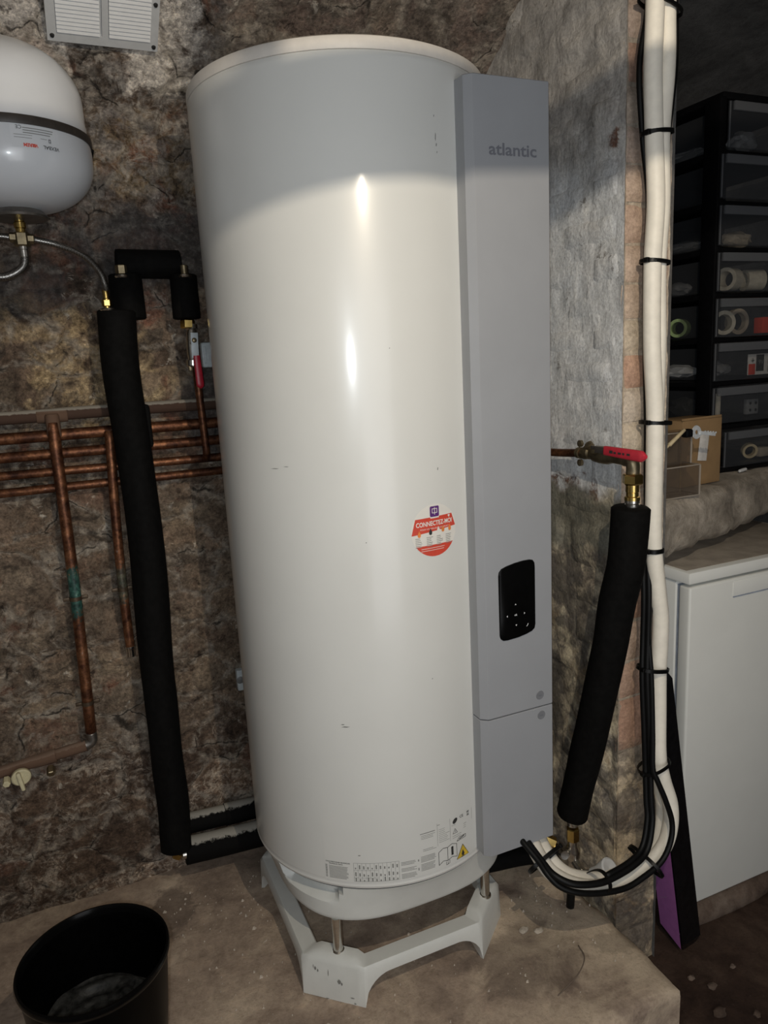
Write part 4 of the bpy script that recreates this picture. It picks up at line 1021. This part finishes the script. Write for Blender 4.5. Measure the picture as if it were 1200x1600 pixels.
tag(tube('feed_pipe', [(.64, 1.40, -1.205), (.80, 1.375, -1.212), (.90, 1.36, -1.215), (.985, 1.33, -1.215)], .0215, M['foam'], None, 20, .3), 'black lagged pipe running out level from under the heater to the safety valve', 'insulated pipe')

# ------------------------------------------------------------------ refrigerant lines with cable ties
line_a = [(1.083, 1.165, .895), (1.083, 1.165, 0.677), (1.084, 1.165, 0.595), (1.082, 1.165, 0.504), (1.088, 1.165, 0.39), (1.096, 1.165, 0.271), (1.091, 1.165, 0.155), (1.094, 1.165, -0.002), (1.105, 1.165, -0.134), (1.107, 1.165, -0.276), (1.109, 1.165, -0.404), (1.125, 1.165, -0.52), (1.134, 1.165, -0.579), (1.134, 1.165, -0.646), (1.132, 1.165, -0.698), (1.13, 1.16, -0.795), (1.126, 1.152, -0.899), (1.134, 1.145, -0.958), (1.147, 1.135, -1.016), (1.142, 1.128, -1.067), (1.117, 1.12, -1.105), (1.07, 1.115, -1.131), (1.009, 1.112, -1.145), (0.942, 1.115, -1.143), (0.882, 1.13, -1.128), (0.84, 1.155, -1.102), (0.829, 1.19, -1.078), (0.837, 1.235, -1.062), (0.851, 1.27, -1.051)]
line_b = [(1.114, 1.172, .895), (1.116, 1.172, 0.685), (1.119, 1.172, 0.602), (1.121, 1.172, 0.51), (1.112, 1.172, 0.393), (1.117, 1.172, 0.273), (1.111, 1.172, 0.156), (1.116, 1.172, -0.003), (1.127, 1.185, -0.137), (1.133, 1.19, -0.282), (1.139, 1.195, -0.414), (1.156, 1.195, -0.533), (1.165, 1.195, -0.595), (1.163, 1.195, -0.663), (1.161, 1.195, -0.716), (1.159, 1.19, -0.815), (1.155, 1.182, -0.922), (1.153, 1.172, -0.99), (1.156, 1.165, -1.047), (1.142, 1.155, -1.097), (1.114, 1.15, -1.137), (1.06, 1.148, -1.16), (0.99, 1.145, -1.157), (0.941, 1.15, -1.148), (0.892, 1.165, -1.131), (0.869, 1.19, -1.111), (0.864, 1.225, -1.087), (0.875, 1.265, -1.072), (0.882, 1.29, -1.065)]
cable_1 = [(1.083, 1.185, .895), (1.083, 1.185, 0.687), (1.084, 1.185, 0.606), (1.068, 1.185, 0.51), (1.078, 1.185, 0.394), (1.096, 1.185, 0.275), (1.092, 1.185, 0.15), (1.095, 1.185, 0.001), (1.102, 1.185, -0.141), (1.106, 1.185, -0.303), (1.108, 1.18, -0.428), (1.1, 1.165, -0.522), (1.095, 1.16, -0.621), (1.086, 1.15, -0.704), (1.085, 1.14, -0.82), (1.086, 1.135, -0.91), (1.081, 1.125, -0.981), (1.076, 1.115, -1.029), (1.049, 1.1, -1.079), (1.003, 1.09, -1.094), (0.938, 1.085, -1.1), (0.896, 1.085, -1.097), (0.846, 1.095, -1.086), (0.818, 1.12, -1.073), (0.814, 1.155, -1.064), (0.81, 1.21, -1.043), (0.82, 1.25, -1.037)]
cable_2 = [(1.152, 1.19, .895), (1.155, 1.19, 0.699), (1.158, 1.19, 0.617), (1.16, 1.19, 0.52), (1.148, 1.19, 0.412), (1.147, 1.2, 0.297), (1.141, 1.2, 0.151), (1.15, 1.2, -0.146), (1.152, 1.2, -0.424), (1.102, 1.165, -0.595), (1.093, 1.145, -0.704), (1.086, 1.13, -0.831), (1.081, 1.122, -0.902), (1.088, 1.115, -0.931), (1.104, 1.106, -0.978), (1.119, 1.1, -1.034), (1.107, 1.092, -1.077), (1.077, 1.088, -1.112), (1.024, 1.085, -1.129), (0.975, 1.085, -1.137), (0.91, 1.088, -1.127), (0.858, 1.095, -1.111), (0.825, 1.11, -1.095), (0.809, 1.13, -1.075), (0.805, 1.16, -1.059), (0.793, 1.21, -1.032), (0.8, 1.25, -1.022)]
tag(tube('insulated_line', line_a, .0172, M['lagging'], None, 20, .4, .03), 'cream insulated refrigerant line, the front left one of the strapped pair', 'insulated line', 'cream refrigerant lines')
tag(tube('insulated_line', line_b, .0165, M['lagging'], None, 20, .4, .03, 3.), 'cream insulated refrigerant line, the rear right one of the strapped pair', 'insulated line', 'cream refrigerant lines')
tag(tube('power_cable', cable_1, [.0052, .0078], M['rubber'], None, 12, .4), 'black cable strapped to the left of the cream refrigerant lines', 'cable')
tag(tube('power_cable', cable_2, [.0052, .0068], M['rubber'], None, 12, .4), 'black cable that crosses in front of the cream lines and rims the lower loop', 'cable')
tag(tube('power_cable', [(x-.0085, y+.006, z+(0 if z > -1 else .006)) for x, y, z in cable_1[10:21]], .0060, M['rubber'], None, 12, .4), 'black cable close behind the left cable, beside the foam sleeve and lower loop', 'cable')
def tie(c, nrm, rx, ry, label, headdir, hh=.0042, spin=0.0):
    c = Vector(c); nrm = Vector(nrm).normalized(); q = Vector((0, 0, 1)).rotation_difference(nrm) @ Matrix.Rotation(spin, 3, 'Z').to_quaternion()
    V, Fc = [], []; n = 32
    for s_, zz in ((-.0006, -hh), (.0018, -hh*.8), (.0018, hh*.8), (-.0006, hh)):
        for i in range(n):
            a = 2*PI*i/n; e = 2.6; sx, sy = math.cos(a), math.sin(a); k = 1/((abs(sx)**e+abs(sy)**e)**(1/e))
            V.append(c+q @ Vector(((rx*k+s_)*sx, (ry*k+s_)*sy, zz)))
    for k in range(4):
        for i in range(n): Fc.append((k*n+i, k*n+(i+1) % n, ((k+1) % 4)*n+(i+1) % n, ((k+1) % 4)*n+i))
    t_ = tag(mesh_obj('cable_tie', V, Fc, M['tie'], None, True, 40), label, 'cable tie', 'black cable ties on the cream lines')
    h = q @ Vector((rx*1.04*math.cos(headdir), ry*1.04*math.sin(headdir), 0))
    on(t_, box('tie_head', c+h, (.010, .012, .010), M['tie'], None, .002, q.to_matrix()))
def at_z(L, z):
    for (x0, y0, z0), (x1, y1, z1) in zip(L, L[1:]):
        if z1 <= z <= z0:
            t = (z0-z)/(z0-z1); return x0+(x1-x0)*t, y0+(y1-y0)*t
for z, lb, tilt, extra in ((.610, 'topmost black cable tie around the cream lines, at the photo edge', .25, .012), (.394, 'second black cable tie from the top of the cream lines', -.08, .002), (.160, 'third black cable tie from the top of the cream lines', .10, .002), (-.155, 'black cable tie on the cream lines level with the cardboard box', .08, .002)):
    xa, ya = at_z(line_a, z); xb, yb = at_z(line_b, z); xc, yc = at_z(cable_1, z)
    lo_, hi_ = min(xa-.0172, xc-.006 if z < .5 else 9), xb+.0165; y0, y1 = min(ya-.0172, yc-.007), max(yb+.0165, yc+.007)
    tie(((lo_+hi_)/2, min((y0+y1)/2, 1.176), z), (tilt, 0, 1), (hi_-lo_)/2+extra, min((y1-y0)/2, .030), lb, PI*1.12)
tie((1.1095, 1.167, -.424), (.02, 0, 1), .0195, .0200, 'black cable tie on the cream lines level with the freezer top', PI*1.12, .0052)
tie((1.113, 1.163, -.692), (.22, 0, 1), .037, .0225, 'black cable tie on the cream lines at the top end of the black carton', PI*1.12, .0048)
tie((1.106, 1.145, -.915), (-.22, 0, 1), .037, .0245, 'black cable tie on the cream lines just above the loop', PI*1.08)
tie((1.068, 1.122, -1.128), (-.86, 0, -.5), .030, .046, 'black cable tie on the lower right of the loop, before the purple carton', PI*.5)
tie((.930, 1.119, -1.131), (-1, 0, -.05), .050, .0245, 'black cable tie at the lowest point of the loop', PI, .0046, math.radians(-47))
tie((.834, 1.176, -1.078), (-.25, .8, .55), .044, .024, 'black cable tie on the loop nearest the heater', PI*1.9, .0046)

# ------------------------------------------------------------------ leaning carton, freezer
def carton():
    th = thing('carton', (1.255, 1.19, -1.50), 'long black and purple carton leaning on its end against the freezer', 'carton')
    bot = [(1.250, 1.182), (1.318, 1.190), (1.318, 1.262), (1.250, 1.262)]; dz = [-1.478, -1.455, -1.48, -1.49]
    def ring(t, ins=0):
        lean = -.092*t; z = -1.497+.755*t
        q = [(1.250, 1.178), (1.318, 1.186), (1.316, 1.250), (1.250, 1.250)]
        q = [(x+lean, y+.035*t-.0*t, z) for x, y in q]; cx = sum(a for a, b, c in q)/4; cy = sum(b for a, b, c in q)/4
        return [(cx+(x-cx)*(1-ins), cy+(y-cy)*(1-ins), z_) for x, y, z_ in q]
    V, Fc = [], []
    for t, ins in ((.0, .35), (.035, .0), (.97, .0), (1.0, .3)):
        V += ring(t, ins)
    for k in range(3):
        for i in range(4): Fc.append((k*4+i, k*4+(i+1) % 4, k*4+4+(i+1) % 4, k*4+4+i))
    Fc.append((3, 2, 1, 0)); Fc.append((12, 13, 14, 15))
    mesh_obj('box_body', V, Fc, M['pbox_black'], th, False)
    # purple side panel
    V2, F2 = [], []
    for t in (.052, .965):
        q = ring(t)
        a, b = Vector(q[3]), Vector(q[0]); V2 += [a+(b-a)*.0+Vector((-.0012, 0, 0)), a+(b-a)*.985+Vector((-.0012, 0, .0 if t > .5 else -.022))]
    F2 = [(0, 1, 3, 2)]
    side = mesh_obj('purple_side', V2, F2, M['pbox_purple'], th, False); side['label'] = 'purple printed side'
    def on_side(u, v):
        q = ring(v); a, b = Vector(q[3]), Vector(q[0]); return a+(b-a)*u+Vector((-.0022, 0, 0))
    p = Print()
    for k, (a0, a1, cu, cv_, R_) in enumerate(((-1.2, .3, -.3, .26, 1.1), (-1.3, -.2, -.5, .12, 1.5))):
        pts = [(cu+R_*math.cos(a0+(a1-a0)*i/14), cv_+.09*R_*math.sin(a0+(a1-a0)*i/14)) for i in range(15)]
        pts = [q for q in pts if .02 < q[0] < .97 and .06 < q[1] < .95]
        for (x0, y0), (x1, y1) in zip(pts, pts[1:]): p.poly([(x0, y0), (x1, y1), (x1+.03, y1), (x0+.03, y0)])
    tag(p.done('fine_lines', M['lilac'], side, on_side, None), kind='stuff')
carton()
fz = thing('freezer', (1.60, 1.55, -1.458), 'white under-counter freezer with a dusty top, standing on the brown kerb', 'freezer')
box('cabinet', (1.590, 1.575, -1.010), (.548, .540, .890), M['freezer'], fz, .004)
box('door_gasket', (1.590, 1.3000, -1.008), (.536, .014, .872), M['gasket'], fz, .002)
def fdoor():
    bm = bmesh.new(); add_box(bm, (1.590, 1.2765, -1.012), (.550, .036, .884), .006, None, 3); return from_bm('door', bm, M['freezer'], fz)
dr = fdoor()
box('handle_recess', (1.655, 1.2592, -.5965), (.40, .004, .038), M['freezer'], fz, .0018)
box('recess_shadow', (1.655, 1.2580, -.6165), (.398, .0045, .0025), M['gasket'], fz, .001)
lathe('lock', [(0, .005), (.009, .005), (.011, 0)], M['dull_steel'], fz, (1.600, 1.2590, -.745), (0, -1, 0), 20)
box('worktop', (1.590, 1.555, -.5460), (.566, .602, .030), M['freezer'], fz, .005)
tag(box('worktop_inlay', (1.590, 1.560, -.5312), (.545, .572, .002), M['worktop'], fz, .0006), 'dusty brown-grey top surface')

# ------------------------------------------------------------------ things on the stone ledge
tw = thing('drawer_tower', (1.80, 1.69, -.36), 'tall black storage tower of eight clear plastic drawers on the stone ledge', 'drawer unit')
TX0, TX1, TY0, TY1 = 1.615, 1.985, 1.50, 1.86
rows = [(.484, .596), (.361, .468), (.2455, .345), (.130, .229), (.0125, .113), (-.1035, -.0025), (-.2185, -.1200), (-.345, -.2440)]
z_edges = [.611]+[(rows[i][0]+rows[i+1][1])/2 for i in range(7)]+[-.352]
for i, ze in enumerate(z_edges): box('shelf_plate', ((TX0+TX1)/2, (TY0+TY1)/2, ze), (TX1-TX0-.004 if i else TX1-TX0-.03, TY1-TY0-.01, .014 if i not in (0, 8) else .018), M['tower'], tw, .004)
for x, y in ((TX0+.012, TY0+.026), (TX1-.012, TY0+.026), (TX0+.012, TY1-.026), (TX1-.012, TY1-.026)): box('post', (x, y, .1295), (.024, .052, .955), M['tower'], tw, .004)
box('back_panel', ((TX0+TX1)/2, TY1-.004, .1295), (TX1-TX0, .008, .95), M['tower'], tw, .002)
for i, (z0, z1) in enumerate(rows):
    xa = TX0-.002; yf = TY0-.010
    if i == 0: xa, yf = TX0+.026, TY0-.002
    if i == 7: xa, yf = TX0+.056, TY0-.002
    x1 = TX1-.01; yb = TY1-.02; t = .0025; b = .012
    V, Fc = [], []
    bmx = bmesh.new()
    xi = TX0+.028
    add_box(bmx, ((xi+x1)/2, (yf+yb)/2, z0+.003), (x1-xi, yb-yf-.004, t))
    add_box(bmx, (xi, (yf+yb)/2+.01, (z0+z1)/2-.004), (t, yb-yf-.02, z1-z0-.016)); add_box(bmx, (x1, (yf+yb)/2+.01, (z0+z1)/2-.004), (t, yb-yf-.02, z1-z0-.016))
    add_box(bmx, ((xa+x1)/2, yf, (z0+z1)/2), (x1-xa, .004, z1-z0), .0015)
    d_ = from_bm('drawer', bmx, M['clear'], tw)
    lip = box('handle_lip', ((xa+x1)/2+.006, yf-.006, z1-.012), (x1-xa-.012, .008, .022), M['frost'], d_, .002)
    box('front_edge', (xa+.0015, yf-.0035, (z0+z1)/2), (.003, .004, z1-z0-.004), M['frost'], d_, .001)
def lay(i): return rows[i][0]+.0065
def rag(name, c, r, mat, label, cat, group, seed):
    bm = bmesh.new(); bmesh.ops.create_icosphere(bm, subdivisions=3, radius=1)
    for v in bm.verts:
        k = 1+.35*noise.noise(v.co*2.3+Vector((seed, 0, 0))); v.co = Vector((c[0]+v.co.x*r[0]*k, c[1]+v.co.y*r[1]*k, c[2]+max(-.9, v.co.z)*r[2]*k))
    zmin = min(v.co.z for v in bm.verts)
    for v in bm.verts: v.co.z += c[2]-r[2]-zmin
    return tag(from_bm(name, bm, mat), label, cat, group)
def roll(name, c, r, h, axis, mat, label, cat='tape', group='rolls of tape in the clear drawers'):
    return tag(lathe(name, [(r*.68, -h/2), (r, -h/2), (r, h/2), (r*.68, h/2), (r*.68, -h/2)], mat, None, c, axis, 28), label, cat, group)
roll('tape_roll', (1.735, 1.56, lay(3)+.032), .031, .040, (1, .25, 0), M['paper_roll'], 'pale roll lying on edge at the left of the fourth drawer down')
roll('tape_roll', (1.835, 1.57, lay(3)+.030), .029, .052, (1, -.3, 0), M['paper_roll'], 'pale roll lying on edge at the right of the fourth drawer down')
roll('tape_roll', (1.715, 1.56, lay(4)+.033), .033, .024, (.35, 1, 0), M['paper_roll'], 'cream tape ring standing at the left of the fifth drawer down')
roll('tape_roll', (1.805, 1.59, lay(4)+.036), .036, .016, (.1, 1, 0), M['tape'], 'thin dull tape ring standing at the middle of the fifth drawer down')
roll('tape_roll', (1.66, 1.66, lay(4)+.026), .026, .045, (1, .6, 0), M['green'], 'green tape roll at the side of the fifth drawer down')
tag(box('small_box', (1.865, 1.545, lay(4)+.022), (.055, .030, .044), M['red_print'], None, .002), 'small red box at the right of the fifth drawer down', 'box')
pk = thing('battery_pack', (1.84, 1.535, lay(5)), 'flat red, white and black blister pack standing in the sixth drawer down', 'package')
box('card', (1.850, 1.533, lay(5)+.030), (.120, .004, .058), M['bat_white'], pk, .001); box('red_end', (1.803, 1.5305, lay(5)+.017), (.024, .0045, .030), M['red_print'], pk, .001); box('black_middle', (1.834, 1.5300, lay(5)+.034), (.028, .0045, .046), M['ink'], pk, .001)
p = Print(); p.rect(1.797, lay(5)+.040, .011, .003); p.rect(1.801, lay(5)+.036, .003, .012); p.text('9V', 1.834, lay(5)+.030, .018); 
for k in range(4): p.frame(1.862+.016*(k % 2), lay(5)+.008+.022*(k//2), .012, .016, .003)
tag(p.done('print', M['ink_grey'], pk, lambda u, v: Vector((u, 1.5265, v)), None), kind='stuff')
tag(box('socket_plate', (1.842, 1.56, lay(6)+.024), (.046, .014, .044), M['grey_plast'], None, .003), 'grey socket plate standing in the seventh drawer down', 'socket')
for dz in (.014, .034):
    for dx in (-.011, .011): on(COL.objects['socket_plate'], lathe('hole', [(0, .001), (.004, .001), (.0045, 0)], M['hole'], None, (1.842+dx, 1.5525, lay(6)+dz), (0, -1, 0), 12))
tag(box('folded_rule', (1.672, 1.53, lay(6)+.036), (.012, .020, .072), M['paper_roll'], None, .001), 'pale stack of strips upright at the left of the seventh drawer down', 'strip')
roll('tape_roll', (1.838, 1.555, lay(7)+.022), .022, .015, (.5, 1, .2), M['wood'], 'small tan cable ring in the lowest drawer', 'ring')
tag(box('small_box', (1.892, 1.56, lay(7)+.014), (.04, .03, .028), M['tape'], None, .003), 'small beige box at the right of the lowest drawer', 'box')
rag('bag', (1.775, 1.57, lay(0)+.028), (.040, .03, .028), M['grey_plast'], 'crumpled grey bag in the topmost drawer', 'bag', None, 2.)
rag('bag', (1.775, 1.58, lay(2)+.022), (.050, .03, .022), M['tape'], 'crumpled tan bag in the third drawer down', 'bag', None, 5.)
rag('bag', (1.735, 1.60, lay(5)+.022), (.045, .04, .022), M['grey_plast'], 'clear crumpled bag at the left of the sixth drawer down', 'bag', None, 8.)
for i, nm in ((0, 'topmost'), (2, 'third')): rag('cloth', (1.665, 1.68, lay(i)+.014), (.022, .09, .014), M['grey_plast'], 'grey scrap lying at the side of the %s drawer' % nm, 'cloth', None, 3.+i)
rag('cloth', (1.668, 1.67, lay(5)+.018), (.024, .07, .018), M['vent'], 'whitish scrap lying at the side of the sixth drawer down', 'cloth', None, 9.)
rag('cloth', (1.668, 1.68, lay(3)+.018), (.022, .05, .018), M['grey_plast'], 'grey scrap lying at the side of the fourth drawer down', 'cloth', None, 12.)
rag('cloth', (1.668, 1.64, lay(6)+.03), (.022, .05, .03), M['ink'], 'dark bundle at the side of the seventh drawer down', 'cloth', None, 15.)
# cardboard box
cbx = thing('cardboard_box', (1.50, 1.45, -.36), 'brown cardboard box with a white label, on the ledge before the drawer tower', 'box')
ang = .10; rot = Matrix.Rotation(ang, 3, 'Z')
box('box_body', (1.487, 1.452, -.274), (.150, .095, .170), M['card'], cbx, .002, rot)
box('label', (1.494, 1.4025, -.262), (.034, .0012, .068), M['bat_white'], cbx, .0004, rot @ Matrix.Rotation(.12, 3, 'Y'))
box('flap', (1.487, 1.4035, -.186), (.150, .003, .006), M['card'], cbx, .001, rot)
# clear acrylic organiser in front of it
ac = thing('acrylic_organiser', (1.34, 1.33, -.362), 'clear two-tier acrylic box at the left end of the stone ledge', 'organiser')
def apane(c, s): box('pane', c, s, M['acrylic'], ac, .0006)
ax0, ax1 = 1.275, 1.394
apane(((ax0+ax1)/2, 1.318, -.3235), (ax1-ax0, .003, .074)); apane(((ax0+ax1)/2, 1.375, -.285), (ax1-ax0-.012, .003, .15)); apane((ax1, 1.3465, -.3235), (.003, .055, .074)); apane((ax0, 1.3465, -.3235), (.003, .055, .074))
apane(((ax0+ax1)/2, 1.3465, -.3595), (ax1-ax0, .055, .003)); apane(((ax0+ax1)/2, 1.3465, -.2860), (ax1-ax0, .055, .003))
apane(((ax0+ax1)/2-.006, 1.334, -.245), (ax1-ax0-.02, .003, .076)); apane((ax1-.014, 1.354, -.245), (.003, .04, .076)); apane(((ax0+ax1)/2-.006, 1.354, -.206), (ax1-ax0-.02, .04, .003))
for c_, s_ in (((ax0+ax1)/2, 1.3165, -.2860), (ax1-ax0, .004, .003)), ((ax1, 1.3165, -.3235), (.004, .004, .075)), (((ax0+ax1)/2, 1.3165, -.3600), (ax1-ax0, .004, .003)), ((ax1, 1.3465, -.2860), (.003, .055, .003)), (((ax0+ax1)/2-.006, 1.3325, -.2065), (ax1-ax0-.02, .004, .003)), ((ax1-.014, 1.3325, -.245), (.004, .004, .075)): box('bright_edge', c_, s_, M['edge'], ac, .0008)
ky = thing('key', (1.38, 1.312, -.209), 'shiny silver key poking out from the top of the acrylic box', 'key')
lathe('bow', [(.0055, -.0012), (.0155, -.0014), (.0165, 0), (.0155, .0014), (.0055, .0012), (.0055, -.0012)], M['key'], ky, (1.374, 1.312, -.2065), (.1, -1, .1), 22)
box('blade', (1.4085, 1.310, -.2125), (.050, .0024, .0085), M['key'], ky, .0006, Matrix.Rotation(.16, 3, 'Y'))
for k in range(5): box('tooth', (1.400+.0085*k, 1.310, -.2068-.0013*k), (.0042, .0022, .004+.001*(k % 2)), M['key'], ky, .0004)
box('clip', (1.349, 1.316, -.2070), (.022, .018, .020), M['tie'], ky, .004)
br = thing('brush', (1.30, 1.31, -.22), 'thin pale wooden stick leaning on the acrylic box beside the cream lines', 'stick')
tube('handle', [(1.252, 1.305, -.250), (1.285, 1.305, -.2270)], .0030, M['wood'], br, 10); tube('tip', [(1.283, 1.305, -.2285), (1.332, 1.308, -.197)], [.0050, .0042], M['wood'], br, 10)
tag(lathe('cable_clip', [(0, -.018), (.004, -.016), (.005, 0), (.004, .016), (0, .018)], M['vent'], None, (1.725, 1.478, -.354), (1, .2, .05), 10), 'small white plastic peg lying on the ledge under the lowest drawer', 'peg')

# ------------------------------------------------------------------ debris on the slab
def crumbs():
    V, Fc = [], []; r = random.Random(21)
    spots = [(.16, 1.70, .09, .06, 60), (.75, 1.22, .35, .18, 70), (.3, 1.2, .25, .2, 60), (.66, 1.40, .10, .12, 22), (.92, 1.30, .08, .12, 45), (1.15, 1.05, .0, .0, 0), (.25, 1.55, .1, .2, 60)]
    for cx, cy, sx, sy, n in spots:
        for k in range(n):
            x, y = cx+r.gauss(0, sx), cy+r.gauss(0, sy)
            if not (-.4 < x < 1.03 and 1.03 < y < 1.82): continue
            q = .0018+.0045*r.random()**4; b = len(V)
            for a in range(4):
                an = a*PI/2+r.random(); V.append((x+q*math.cos(an), y+q*math.sin(an)*.8, -1.328))
            V.append((x+q*.2, y, -1.3255+q*.8)); V.append((x-q*.3, y+q*.2, -1.3255+q*.6))
            Fc += [(b, b+1, b+4), (b+1, b+2, b+4), (b+2, b+5, b+4), (b+2, b+3, b+5), (b+3, b, b+5), (b, b+4, b+5)]
    return tag(mesh_obj('plaster_crumbs', V, Fc, M['crumb'], None, False), 'scattered pale plaster crumbs on the concrete slab', 'debris', None, 'stuff')
crumbs()
for i, (x, y, q, lb) in enumerate(((.655, 1.335, .014, 'pale flake of plaster on the slab under the heater, right of the front post'), (.628, 1.355, .011, 'small pale plaster flake beneath the heater, nearest the front post'), (.335, 1.225, .011, 'pale chip on the slab left of the stand foot'), (.865, 1.245, .012, 'flat pale chip on the slab below the cable loop'), (.835, 1.262, .013, 'pale chip on the slab beside the stand corner'))):
    bm = bmesh.new(); bmesh.ops.create_icosphere(bm, subdivisions=2, radius=1)
    for v in bm.verts: k = 1+.5*noise.noise(v.co*1.7+Vector((i*3., 0, 0))); v.co = Vector((x+v.co.x*q*k, y+v.co.y*q*k*.7, -1.323+v.co.z*q*.35*k))
    tag(from_bm('plaster_chip', bm, M['crumb']), lb, 'debris', 'plaster chips on the slab')
for i, (x, y, q) in enumerate(((1.20, 1.02, .016), (1.24, 1.08, .012), (1.27, .98, .010), (1.215, 1.12, .009), (1.33, 1.10, .008))):
    bm = bmesh.new(); bmesh.ops.create_icosphere(bm, subdivisions=2, radius=1)
    for v in bm.verts: k = 1+.5*noise.noise(v.co*1.7+Vector((i*5., 1, 0))); v.co = Vector((x+v.co.x*q*k, y+v.co.y*q*k*.8, -1.497+v.co.z*q*.5*k))
    tag(from_bm('rubble', bm, M['kerb']), 'small brown lump of rubble on the dark floor right of the slab', 'debris', 'rubble on the dark floor')
tag(tube('twig', [(.918, 1.168, -1.323), (.905, 1.13, -1.320), (.862, 1.10, -1.320), (.795, 1.078, -1.322)], .0013, M['twig'], None, 6), 'thin dry wire lying curved on the slab near its corner', 'wire')

# ------------------------------------------------------------------ the cellar lamp above the camera
lp = thing('ceiling_lamp', (.375, .05, 1.0), 'bare cellar lamp hung from the vault on a rod, with an unseen flat bar that shades the heater top', 'lamp')
tube('rod', [(.375, .02, 1.02), (.375, .02, .60)], .008, M['lamp_metal'], lp, 10)
lathe('holder', [(.018, .565), (.020, .57), (.020, .61), (.012, .62)], M['lamp_metal'], lp, (.375, .05, 0), seg=20)
tube('shade_bar_arm', [(.375, .02, .66), (.375, .18, .64), (.375, .30, .53)], .006, M['lamp_metal'], lp, 10)
box('shade_bar', (.43, .30, .5275), (.52, .004, .0435), M['lamp_metal'], lp, .0005, Matrix.Rotation(-.055, 3, 'Y'))  # unseen bar shaped to cast the grey band of shade across the heater
